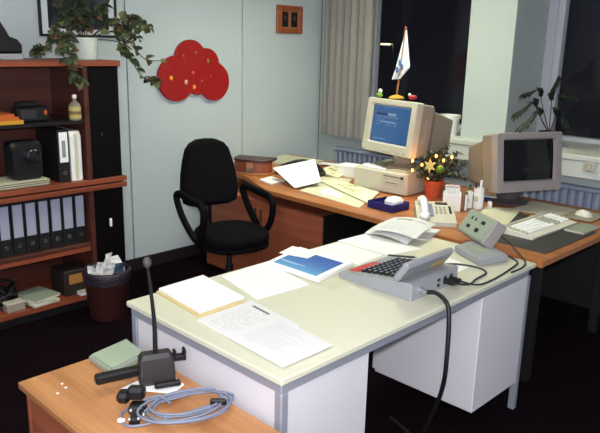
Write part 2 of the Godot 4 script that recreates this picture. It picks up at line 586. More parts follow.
# ---------------------------------------------------------------- bookcase
func bookcase() -> void:
	var X0 := -4.185
	var XF := -3.75
	var ZR := -2.235
	var ZP := -2.01    # partition beside the dark shutter
	var ZL := -0.55
	var up := thing("shelf_unit", "upper reddish brown bookcase unit with dark shutter, holding bottle and yellow books", "bookcase", Vector3(0, 0, 0))
	var lo := thing("shelf_unit", "lower reddish brown bookcase unit on the floor with a row of binders", "bookcase", Vector3(0, 0, 0))
	slab("top_panel", Vector3(X0, 1.507, ZL), Vector3(XF + 0.02, 1.54, ZR - 0.005), M.shelf_edge, up)
	slab("bottom_panel", Vector3(X0, 0.797, ZL), Vector3(XF + 0.02, 0.826, ZR - 0.02), M.shelf_edge, up)
	slab("back_panel", Vector3(X0, 0.826, ZL), Vector3(X0 + 0.012, 1.507, ZR), M.red_wood, up, 0.0)
	slab("side_panel", Vector3(X0 + 0.012, 0.826, ZP - 0.02), Vector3(XF, 1.507, ZP + 0.01), M.red_wood, up)
	slab("side_panel", Vector3(X0 + 0.012, 0.826, ZL - 0.03), Vector3(XF, 1.507, ZL), M.red_wood, up)
	slab("end_panel", Vector3(X0 + 0.012, 0.826, ZR), Vector3(XF - 0.004, 1.507, ZR + 0.02), M.tambour, up)
	slab("shelf", Vector3(X0 + 0.012, 1.17, ZP + 0.01), Vector3(XF - 0.01, 1.192, ZL - 0.03), M.plastic_black, up)
	var d := slab("shutter_door", Vector3(XF - 0.03, 0.828, ZR + 0.021), Vector3(XF - 0.002, 1.505, ZP - 0.021), M.tambour, up)
	box("lock", Vector3(0.008, 0.022, 0.010), Vector3(XF + 0.001, 1.10, -2.105), M.dark_grey, d, 0.002)
	slab("top_panel", Vector3(X0, 0.758, ZL), Vector3(XF + 0.02, 0.787, ZR - 0.02), M.shelf_edge, lo)
	slab("back_panel", Vector3(X0, 0.10, ZL), Vector3(X0 + 0.012, 0.758, ZR), M.red_wood, lo, 0.0)
	slab("side_panel", Vector3(X0 + 0.012, 0.10, ZP - 0.02), Vector3(XF, 0.758, ZP + 0.01), M.red_wood, lo)
	slab("side_panel", Vector3(X0 + 0.012, 0.10, ZL - 0.03), Vector3(XF, 0.758, ZL), M.red_wood, lo)
	slab("end_panel", Vector3(X0 + 0.012, 0.10, ZR), Vector3(XF - 0.004, 0.758, ZR + 0.02), M.tambour, lo)
	slab("shelf", Vector3(X0 + 0.012, 0.40, ZP + 0.01), Vector3(XF - 0.01, 0.426, ZL - 0.03), M.red_wood, lo)
	slab("shelf_lip", Vector3(XF - 0.03, 0.372, ZP + 0.01), Vector3(XF - 0.012, 0.40, ZL - 0.03), M.shelf_edge, lo)
	slab("bottom_panel", Vector3(X0, 0.065, ZL), Vector3(XF + 0.01, 0.10, ZR), M.shelf_edge, lo)
	slab("plinth", Vector3(X0 + 0.02, 0.0, ZL - 0.01), Vector3(XF - 0.03, 0.065, ZR + 0.01), M.black, lo)
	d = slab("shutter_door", Vector3(XF - 0.03, 0.102, ZR + 0.021), Vector3(XF - 0.002, 0.756, ZP - 0.021), M.tambour, lo)
	slab("spacer", Vector3(X0 + 0.02, 0.787, ZL), Vector3(XF - 0.01, 0.797, ZR + 0.0), M.black, lo, 0.0)
	box("handle", Vector3(0.014, 0.055, 0.016), Vector3(XF + 0.004, 0.535, -2.135), M.white, d, 0.004)
	# binders, lower unit
	for i in 7:
		var where: String = ["rightmost beside the wood partition", "second from the wood partition", "third from the wood partition", "fourth from the wood partition", "fifth from the wood partition", "sixth from the wood partition", "seventh from the wood partition", "eighth from the wood partition"][i]
		binder(Vector3(XF - 0.05, 0.426, -1.955 + i * 0.0775), "black ring binder with tall pale label on lower shelf, " + where, "black ring binders on the lower shelf", 0.078 if i % 3 else 0.074)
	binder(Vector3(XF - 0.03, 0.826, -1.865), "black ring binder with white label standing alone on the middle shelf", "", 0.075)
	# white magazine file
	var mf := thing("magazine_file", "white cardboard magazine file beside the single black binder", "magazine file", Vector3(XF - 0.03, 0.826, -1.945))
	var s := st()
	plate(s, [Vector2(-0.30, 0), Vector2(0, 0), Vector2(0, 0.27), Vector2(-0.02, 0.30), Vector2(-0.30, 0.30)], 0.07, 0.003, Transform3D(Basis.IDENTITY, Vector3.ZERO))
	done("case", s, M.white, mf)
	s = st()
	cbox(s, Vector3(0.006, 0.28, 0.02), Vector3(0.001, 0.148, 0.0), 0.001)
	done("document_edge", s, M.paper_cream, mf)
	# middle shelf, dark things on the left
	var cam := thing("camera_case", "black case with a dark lens on the cream folders", "case", Vector3(-3.86, 0.865, -1.655), PI / 2)
	s = st()
	loft(s, [rrect(0.17, 0.20, 0.03, -0.06, Transform3D(Basis.IDENTITY, Vector3(0, 0.10, 0))), rrect(0.19, 0.22, 0.03, -0.04, Transform3D(Basis.IDENTITY, Vector3(0, 0.11, 0))), rrect(0.19, 0.22, 0.03, 0.04, Transform3D(Basis.IDENTITY, Vector3(0, 0.11, 0))), rrect(0.17, 0.20, 0.03, 0.06, Transform3D(Basis.IDENTITY, Vector3(0, 0.10, 0)))], false)
	done("body", s, M.plastic_black, cam)
	s = st()
	lathe(s, [Vector2(0.04, 0), Vector2(0.04, 0.04), Vector2(0.033, 0.045), Vector2(0.030, 0.03), Vector2(0, 0.035)], Vector3(0.02, 0.14, 0.06), 20, false, Basis(Vector3.RIGHT, PI / 2))
	done("lens", s, mat(Color(0.12, 0.12, 0.14), 0.15), cam)
	var bag := thing("document_bag", "dark document bag leaning in the middle shelf's left corner", "bag", Vector3(-4.085, 0.826, -1.40), PI / 2)
	s = st()
	pillow(s, [Vector2(-0.17, 0), Vector2(0.17, 0), Vector2(0.18, 0.2), Vector2(0.14, 0.25), Vector2(-0.14, 0.25), Vector2(-0.18, 0.2)], 0.12, 0.03)
	done("bag_body", s, M.black, bag)
	s = st()
	tube(s, smooth([Vector3(-0.06, 0.245, 0), Vector3(-0.05, 0.285, 0), Vector3(0.05, 0.285, 0), Vector3(0.06, 0.245, 0)]), 0.008)
	done("handle", s, M.black, bag)
	for i in 3:
		var f := thing("paper_folder", ["lowest flat cream folder under two others on the middle shelf", "middle flat cream folder between two others on the middle shelf", "topmost flat cream folder lying on the middle shelf"][i], "folder", Vector3(-3.87, 0.826 + i * 0.0125, -1.60), 0.0, "flat cream folders")
		var sh := 0.002 * i
		box("cover", Vector3(0.22, 0.003, 0.32), Vector3(sh, 0.0105, 0), M.paper_cream, f, 0.0005)
		box("pages", Vector3(0.21, 0.0075, 0.31), Vector3(sh - 0.004, 0.005, 0), M.beige_dark, f, 0.0005)
	# upper shelf
	for i in 3:
		var b := thing("book", ["thick yellow paperback lying at the bottom of the upper shelf pile", "orange paperback lying in the middle of the upper shelf pile", "small orange book on top of the upper shelf pile"][i], "book", Vector3(-3.86, 1.192 + [0.0, 0.022, 0.042][i], -1.50 + [0, 0.015, 0.03][i]), 0.0, "yellow and orange books")
		var th: float = [0.022, 0.02, 0.016][i]
		box("cover", Vector3(0.20, 0.003, 0.26 - i * 0.02), Vector3(0, th - 0.0015, 0), [M.yellow, M.orange, M.orange][i], b, 0.0008)
		box("cover", Vector3(0.20, 0.003, 0.26 - i * 0.02), Vector3(0, 0.0015, 0), [M.yellow, M.orange, M.orange][i], b, 0.0008)
		box("spine", Vector3(0.004, th, 0.26 - i * 0.02), Vector3(0.102, th / 2, 0), [M.yellow, M.orange, M.orange][i], b, 0.001)
		box("pages", Vector3(0.19, th - 0.006, 0.25 - i * 0.02), Vector3(0, th / 2, 0), M.paper_cream, b, 0.0)
	var rad := thing("radio", "small black radio with an orange dial light on the upper shelf", "radio", Vector3(-3.87, 1.192, -1.72), PI / 2)
	s = st()
	cbox(s, Vector3(0.19, 0.085, 0.09), Vector3(0, 0.0425, 0), 0.008)
	cbox(s, Vector3(0.12, 0.03, 0.07), Vector3(-0.02, 0.098, 0), 0.01)
	done("body", s, M.plastic_black, rad)
	s = st()
	ball(s, Vector3(0.072, 0.05, 0.046), Vector3(0.011, 0.016, 0.006))
	done("dial", s, M.orange, rad)
	s = st()
	cbox(s, Vector3(0.09, 0.05, 0.004), Vector3(-0.03, 0.045, 0.046), 0.001)
	done("speaker_grille", s, M.dark_grey, rad)
	var bo := thing("bottle", "small glass bottle with a yellow label on the upper shelf", "bottle", Vector3(-3.785, 1.192, -1.955))
	s = st()
	lathe(s, [Vector2(0.0, 0.0), Vector2(0.034, 0.0), Vector2(0.036, 0.01), Vector2(0.036, 0.085), Vector2(0.026, 0.10), Vector2(0.012, 0.112), Vector2(0.011, 0.135), Vector2(0, 0.135)], Vector3.ZERO, 24)
	done("glass", s, mat(Color(0.52, 0.50, 0.44), 0.2), bo)
	s = st()
	lathe(s, [Vector2(0.0365, 0.012), Vector2(0.0368, 0.08), Vector2(0.0365, 0.081)], Vector3.ZERO, 24)
	done("label_band", s, mat(Color(0.70, 0.64, 0.36), 0.6), bo)
	s = st()
	lathe(s, [Vector2(0.0372, 0.035), Vector2(0.0372, 0.055)], Vector3.ZERO, 24)
	done("label_stripe", s, mat(Color(0.45, 0.38, 0.25), 0.6), bo)
	s = st()
	lathe(s, [Vector2(0.013, 0.128), Vector2(0.013, 0.15), Vector2(0, 0.15)], Vector3.ZERO, 16, false)
	done("cap", s, M.white, bo)
	# bottom compartment
	var cb := thing("carton", "small dark carton with a tan label in the bottom compartment", "box", Vector3(-3.87, 0.10, -1.90), PI / 2)
	box("carton_body", Vector3(0.17, 0.16, 0.18), Vector3(0, 0.08, 0), mat(Color(0.14, 0.09, 0.08), 0.6), cb, 0.003)
	box("paper_label", Vector3(0.125, 0.062, 0.003), Vector3(0.01, 0.105, 0.091), mat(Color(0.62, 0.42, 0.20), 0.6), cb, 0.0005)
	var mags := ["lowest of the loose magazines in the bottom compartment", "slightly turned magazine second from the bottom of its compartment pile", "top magazine of the pile in the bottom compartment"]
	for i in 3:
		var b := thing("magazine", mags[i], "magazine", Vector3(-3.84, 0.10 + i * 0.016, -1.67), [0.1, -0.12, 0.22][i], "magazines in the bottom compartment")
		box("cover", Vector3(0.21, 0.003, 0.17), Vector3(0, 0.0140, 0), [M.paper, M.paper_cream, M.grey_green][i], b, 0.0008)
		box("pages", Vector3(0.205, 0.0125, 0.165), Vector3(0, 0.0063, 0), M.paper_cream, b, 0.0008)
	var wl := thing("paper_pad", "white paper pad lying under the shutter end of the bottom compartment", "pad", Vector3(-3.80, 0.10, -1.78), 0.3)
	wl.position = Vector3(-3.735, 0.10, -1.945)
	wl.rotation.y = 0.0
	box("sheets", Vector3(0.05, 0.02, 0.10), Vector3(-0.02, 0.01, 0), M.paper, wl, 0.001)
	box("backing", Vector3(0.05, 0.003, 0.10), Vector3(-0.02, 0.0215, 0), M.paper_cream, wl, 0.0005)
	var lump := thing("cable_bundle", "dark tangle of cables heaped in the bottom compartment", "cables", Vector3(-3.92, 0.10, -1.46))
	s = st()
	rng.seed = 8
	for k in 9:
		var pts := []
		var r0 := rng.randf_range(0.05, 0.10)
		var h0 := rng.randf_range(0.012, 0.15)
		var sx := rng.randf_range(-0.02, 0.02)
		for i in 13:
			var a := TAU * i / 12.0
			pts.append(Vector3(sx + cos(a) * r0, maxf(0.010, h0 * (0.6 + 0.3 * sin(a * 2.0 + k))), sin(a) * r0 * 1.1))
		tube(s, smooth(pts, 3), 0.009, 6)
	done("cable_loops", s, M.black, lump, true)
	box("adapter", Vector3(0.08, 0.05, 0.06), Vector3(0.05, 0.025, -0.03), M.plastic_black, lump, 0.008)
	var ts := thing("tissue_box", "low pale box in front of the dark cables at the bottom", "box", Vector3(-3.765, 0.10, -1.50), 0.0)
	box("box_body", Vector3(0.06, 0.045, 0.11), Vector3(-0.02, 0.0225, 0), M.beige_dark, ts, 0.003)
	box("lid", Vector3(0.064, 0.012, 0.114), Vector3(-0.02, 0.05, 0), M.beige, ts, 0.003)

func binder(at: Vector3, label: String, group: String, w: float) -> void:
	var t := thing("ring_binder", label, "binder", at, 0.0, group)
	var s := st()
	cbox(s, Vector3(0.28, 0.315, 0.003), Vector3(-0.14, 0.1575, w / 2 - 0.003), 0.001)
	cbox(s, Vector3(0.28, 0.315, 0.003), Vector3(-0.14, 0.1575, -w / 2 + 0.003), 0.001)
	done("cover", s, M.black, t)
	var sp := box("spine", Vector3(0.006, 0.315, w - 0.004), Vector3(-0.001, 0.1575, 0), M.black, t, 0.002)
	var lh := 0.195 if group != "" else 0.18
	box("label_card", Vector3(0.002, lh, w - 0.022), Vector3(0.003, 0.30 - lh / 2, 0), mat(Color(0.60, 0.61, 0.68), 0.6) if group != "" else M.white, sp, 0.0004)
	if group == "":
		box("label_print", Vector3(0.001, 0.10, 0.022), Vector3(0.0042, 0.20, 0), mat(Color(0.5, 0.53, 0.55), 0.6), sp, 0.0)
	s = st()
	lathe(s, [Vector2(0.012, 0), Vector2(0.012, 0.003), Vector2(0.008, 0.003), Vector2(0.007, -0.001), Vector2(0, -0.001)], Vector3(0.002, 0.055, 0), 14, false, Basis(Vector3.FORWARD, PI / 2))
	done("finger_ring", s, M.silver, sp)
	box("pages", Vector3(0.24, 0.29, w - 0.014), Vector3(-0.145, 0.15, 0), M.paper, t, 0.001)

# ---------------------------------------------------------------- on and around the bookcase
func add_leaf(s: SurfaceTool, at: Vector3, dir: Vector3, up: Vector3, l: float, w: float, c: Color) -> void:
	var d := dir.normalized()
	var side := d.cross(up).normalized()
	var n := side.cross(d).normalized()
	s.set_color(c)
	s.set_smooth_group(FLAT)
	var tip := at + d * l - n * l * 0.18
	var m1 := at + d * l * 0.32
	var m2 := at + d * l * 0.7 - n * l * 0.05
	var a1 := m1 + side * w * 0.5 + n * w * 0.15
	var b1 := m1 - side * w * 0.5 + n * w * 0.15
	var a2 := m2 + side * w * 0.36 + n * w * 0.08
	var b2 := m2 - side * w * 0.36 + n * w * 0.08
	tri(s, at, a1, m1, n)
	tri(s, at, m1, b1, n)
	quad(s, m1, a1, a2, m2, n)
	quad(s, m1, m2, b2, b1, n)
	tri(s, m2, a2, tip, n)
	tri(s, m2, tip, b2, n)

func vine_plant() -> void:
	var pot := Vector3(-3.875, 1.54, -2.095)
	var t := thing("trailing_plant", "trailing vine in a white pot on top of the bookcase", "plant", pot)
	var s := st()
	lathe(s, [Vector2(0, 0), Vector2(0.064, 0), Vector2(0.068, 0.006), Vector2(0.072, 0.125), Vector2(0.074, 0.13), Vector2(0.066, 0.13), Vector2(0.064, 0.11)], Vector3.ZERO, 28)
	done("pot", s, mat(Color(0.80, 0.84, 0.80), 0.35), t)
	s = st()
	lathe(s, [Vector2(0.065, 0.105), Vector2(0.0, 0.118)], Vector3.ZERO, 20)
	done("soil", s, M.soil, t)
	var paths := [
		[Vector3(0, 0.12, 0.02), Vector3(0.08, 0.20, 0.12), Vector3(0.19, 0.12, 0.21), Vector3(0.215, 0.0, 0.21), Vector3(0.21, -0.14, 0.15)],
		[Vector3(0.01, 0.12, 0.01), Vector3(0.10, 0.18, 0.14), Vector3(0.20, 0.08, 0.25), Vector3(0.22, -0.06, 0.23)],
		[Vector3(0, 0.12, -0.02), Vector3(0.04, 0.20, -0.12), Vector3(0.06, 0.17, -0.22), Vector3(0.08, 0.06, -0.30), Vector3(0.09, 0.00, -0.38), Vector3(0.09, 0.0, -0.52)],
		[Vector3(0, 0.12, -0.02), Vector3(0.05, 0.24, -0.20), Vector3(0.06, 0.25, -0.34), Vector3(0.07, 0.20, -0.41)],
		[Vector3(0, 0.12, -0.02), Vector3(0.05, 0.17, -0.15), Vector3(0.08, 0.10, -0.22), Vector3(0.10, 0.02, -0.20)],
		[Vector3(0.02, 0.12, -0.02), Vector3(0.08, 0.10, -0.20), Vector3(0.14, -0.05, -0.26), Vector3(0.14, -0.12, -0.33), Vector3(0.14, -0.12, -0.40)],
		[Vector3(0, 0.12, 0), Vector3(0.02, 0.26, 0.02), Vector3(0.0, 0.38, 0.0)],
		[Vector3(0, 0.12, 0), Vector3(0.02, 0.22, 0.06), Vector3(0.04, 0.30, 0.14), Vector3(0.04, 0.36, 0.2)],
		[Vector3(0, 0.12, 0), Vector3(0.02, 0.25, -0.04), Vector3(0.03, 0.33, -0.12)],
		[Vector3(0, 0.12, 0.03), Vector3(0.05, 0.13, 0.14), Vector3(0.06, 0.07, 0.30), Vector3(0.06, 0.05, 0.35)],
		[Vector3(0, 0.12, -0.03), Vector3(0.03, 0.22, -0.14), Vector3(0.05, 0.19, -0.26), Vector3(0.06, 0.13, -0.34)],
		[Vector3(0, 0.12, 0.02), Vector3(0.02, 0.28, 0.09), Vector3(0.05, 0.20, 0.20), Vector3(0.06, 0.11, 0.24)],
	]
	var dens := [20, 14, 9, 22, 16, 13, 24, 22, 22, 14, 20, 22]
	rng.seed = 21
	var stems := st()
	var lv := st()
	var cl := [Color(0.028, 0.045, 0.018), Color(0.045, 0.07, 0.025), Color(0.11, 0.12, 0.045), Color(0.10, 0.05, 0.025), Color(0.02, 0.028, 0.018)]
	for k in paths.size():
		var pts := smooth(paths[k], 10)
		tube(stems, pts, 0.003, 5)
		var n: int = dens[k] * 2
		for i in n:
			var u := rng.randf_range(0.4 if k in [0, 1, 9] else 0.3, 1.0)
			if (k == 2 or k == 5) and u > 0.55 and rng.randf() < 0.45:
				u = 0.97 if k == 5 else u
			var p: Vector3 = pts[int(u * (pts.size() - 1))]
			if p.z > -0.2 and p.x < 0.19 and p.y < 0.05:
				p = Vector3(p.x, 0.05, p.z) if p.x < 0.12 else Vector3(0.20, p.y, p.z)
			var dir := Vector3(rng.randf_range(-0.6 if p.y > 0.06 else 0.0, 1), rng.randf_range(-0.9, 0.4), rng.randf_range(-1, 1))
			var c: Color = cl[rng.randi() % 5] if k < 6 or k > 8 else cl[[0, 4, 4, 0, 3][rng.randi() % 5]]
			var l := rng.randf_range(0.04, 0.07)
			add_leaf(lv, p, dir, Vector3(rng.randf_range(0.2, 1), 1, rng.randf_range(-0.5, 0.5)), l, l * 0.8, c)
	done("stems", stems, M.stem, t)
	done("foliage", lv, M.leaf, t, true)

func around_bookcase() -> void:
	vine_plant()
	# framed picture on the wall, dark image, white mat, black frame
	var p := thing("framed_picture", "large dark picture with white border in a black frame behind the trailing vine", "picture", Vector3(-4.198, 1.672, -2.23), PI / 2)
	var s := st()
	var W := 0.54
	var H := 0.62
	for sx in [-1, 1]:
		cbox(s, Vector3(0.016, H, 0.02), Vector3(sx * (W / 2 - 0.008), H / 2, 0.010), 0.002)
		cbox(s, Vector3(W - 0.032, 0.016, 0.02), Vector3(0, H / 2 + sx * (H / 2 - 0.008), 0.010), 0.002)
	done("frame", s, M.black, p)
	box("mat_board", Vector3(W - 0.034, H - 0.034, 0.008), Vector3(0, H / 2, 0.006), mat(Color(0.78, 0.80, 0.84), 0.7), p, 0.0)
	var n := NoiseTexture2D.new()
	var fn := FastNoiseLite.new()
	fn.seed = 4
	fn.frequency = 0.02
	n.noise = fn
	n.width = 128
	n.height = 128
	var gr := Gradient.new()
	gr.colors = PackedColorArray([Color(0.04, 0.04, 0.06), Color(0.09, 0.09, 0.13), Color(0.24, 0.26, 0.33)])
	gr.offsets = PackedFloat32Array([0.0, 0.55, 1.0])
	n.color_ramp = gr
	var pm := mat(Color.WHITE, 0.3)
	pm.albedo_texture = n
	s = st()
	card(s, Vector3(-W / 2 + 0.06, H - 0.06, 0.0105), Vector3(W / 2 - 0.06, H - 0.06, 0.0105), Vector3(W / 2 - 0.06, 0.05, 0.0105), Vector3(-W / 2 + 0.06, 0.05, 0.0105), Vector3(0, 0, 1))
	done("print", s, pm, p)
	# dark rounded thing on a pale base
	var d := thing("equipment_case", "black humped case on a pale base at the bookcase top's left end", "case", Vector3(-3.88, 1.54, -1.58), PI / 2)
	s = st()
	var side := [Vector2(-0.16, 0.035), Vector2(0.10, 0.035), Vector2(0.105, 0.075), Vector2(0.085, 0.105), Vector2(0.04, 0.12), Vector2(0.02, 0.17), Vector2(-0.02, 0.22), Vector2(-0.08, 0.25), Vector2(-0.16, 0.25)]
	pillow(s, side, 0.16, 0.02)
	done("case_body", s, M.plastic_black, d)
	box("base", Vector3(0.26, 0.034, 0.16), Vector3(-0.03, 0.017, 0), M.grey, d, 0.006)
	# waste bin with bag and paper
	var b := thing("waste_bin", "brown waste bin in front of the bookcase filled with paper", "bin", Vector3(-3.56, 0, -1.985))
	s = st()
	lathe(s, [Vector2(0, 0), Vector2(0.108, 0), Vector2(0.112, 0.006), Vector2(0.138, 0.285), Vector2(0.141, 0.29), Vector2(0.133, 0.29), Vector2(0.108, 0.01), Vector2(0, 0.01)], Vector3.ZERO, 32)
	done("body", s, mat(Color(0.23, 0.10, 0.09), 0.5), b)
	s = st()
	var prof := [Vector2(0.141, 0.235), Vector2(0.143, 0.27), Vector2(0.146, 0.30), Vector2(0.138, 0.312), Vector2(0.125, 0.29), Vector2(0.122, 0.24)]
	lathe(s, prof, Vector3.ZERO, 32)
	var bagm := grain(mat(Color(0.17, 0.13, 0.17), 0.3), 0.05, 8.0, 6.0)
	done("bin_bag", s, bagm, b)
	rng.seed = 3
	for i in 6:
		var pw := thing("crumpled_paper", ["torn white sheet standing highest in the waste bin", "white paper folded against the waste bin's left rim", "small white sheet leaning in the middle of the waste bin", "crumpled white sheet at the waste bin's right rim", "blue grey crumpled wrapper in the waste bin", "pale sheet lying low at the back of the waste bin"][i], "paper", Vector3(-3.56, 0.26, -1.985) + [Vector3(0.02, 0, 0.02), Vector3(0.0, -0.01, 0.085), Vector3(0.04, 0, 0.05), Vector3(0.0, 0.0, -0.07), Vector3(0.06, -0.01, -0.03), Vector3(-0.05, -0.01, 0.0)][i], [1.9, 1.2, 2.4, 1.3, 1.7, 0.8][i], "waste paper in the bin")
		var h: float = [0.15, 0.10, 0.13, 0.12, 0.10, 0.09][i]
		var w: float = [0.085, 0.06, 0.07, 0.10, 0.10, 0.09][i]
		s = st()
		var rings := []
		for k in 5:
			var u := k / 4.0
			var ring := []
			for q in [[-1, -1], [1, -1], [1, 1], [-1, 1]]:
				var wob := 0.012 * sin(u * 5.0 + i * 1.7 + q[0] * 1.3)
				ring.append(Vector3(q[0] * w / 2 * (1.0 - 0.45 * u * u) + 0.02 * u * [1, -1, 1, -1, 1, 0][i], u * h, wob + q[1] * 0.003 + 0.02 * u))
			rings.append(ring)
		loft(s, rings, false)
		done("sheet", s, mat(Color(0.22, 0.28, 0.36), 0.5) if i == 4 else M.paper, pw)

# ---------------------------------------------------------------- wall things
func wall_things() -> void:
	var c := thing("cloud_ornament", "red cloud shaped wall ornament with small glossy dots", "wall ornament", Vector3(-4.197, 1.24, -3.13), PI / 2)
	# outline in local x (world -z) and y
	var circles := [[Vector2(-0.16, 0.155), 0.165], [Vector2(0.19, 0.125), 0.145], [Vector2(-0.03, 0.29), 0.145], [Vector2(0.12, 0.26), 0.115], [Vector2(0.03, 0.13), 0.10]]
	var poly := []
	for i in 96:
		var a := TAU * i / 96.0
		var o := Vector2(0.0, 0.17)
		var d := Vector2(cos(a), sin(a))
		var best := 0.0
		for q in circles:
			var m: Vector2 = o - q[0]
			var bb: float = m.dot(d)
			var disc: float = bb * bb - (m.length_squared() - q[1] * q[1])
			if disc > 0:
				best = maxf(best, -bb + sqrt(disc))
		poly.append(o + d * best)
	var s := st()
	plate(s, poly, 0.03, 0.006, Transform3D(Basis.IDENTITY, Vector3(0, 0, 0.016)))
	done("cloud_board", s, grain(mat(Color(0.60, 0.055, 0.05), 0.4), 0.03, 1.0, 3.0), c)
	var dots := [[-0.215, 0.16], [-0.017, 0.193], [0.125, 0.28], [-0.105, 0.316], [0.013, 0.339], [-0.083, 0.128], [-0.01, 0.09], [0.066, 0.125], [0.155, 0.16]]
	var dc := [Color(0.95, 0.70, 0.20), Color(0.75, 0.25, 0.20), Color(0.50, 0.45, 0.20), Color(0.70, 0.22, 0.15), Color(0.55, 0.30, 0.15), Color(0.85, 0.75, 0.6), Color(0.95, 0.55, 0.20), Color(0.5, 0.2, 0.2), Color(0.65, 0.1, 0.1)]
	for i in dots.size():
		s = st()
		ball(s, Vector3(dots[i][0], dots[i][1], 0.032), Vector3(0.014, 0.018, 0.010))
		done("stud", s, mat(dc[i], 0.25), c)
	var p := thing("framed_picture", "small orange wooden frame with two dark portrait prints", "picture", Vector3(-4.198, 1.745, -4.135), PI / 2)
	s = st()
	var W := 0.30
	var H := 0.225
	for sx in [-1, 1]:
		cbox(s, Vector3(0.05, H, 0.022), Vector3(sx * (W / 2 - 0.025), H / 2, 0.011), 0.004)
		cbox(s, Vector3(W - 0.10, 0.045, 0.022), Vector3(0, H / 2 + sx * (H / 2 - 0.0225), 0.011), 0.004)
	done("frame", s, wood(Color(0.66, 0.36, 0.20), Color(0.52, 0.27, 0.14), 31), p)
	box("mount", Vector3(W - 0.09, H - 0.08, 0.006), Vector3(0, H / 2, 0.008), mat(Color(0.60, 0.40, 0.26), 0.7), p, 0.0)
	for sx in [-1, 1]:
		box("portrait_print", Vector3(0.072, 0.118, 0.003), Vector3(sx * 0.052, H / 2, 0.0125), mat(Color(0.10, 0.08, 0.09), 0.4), p, 0.0005)
		s = st()
		ball(s, Vector3(sx * 0.052, H / 2 + 0.012, 0.0135), Vector3(0.018, 0.024, 0.002))
		done("portrait_face", s, mat(Color(0.30, 0.24, 0.22), 0.5), p)

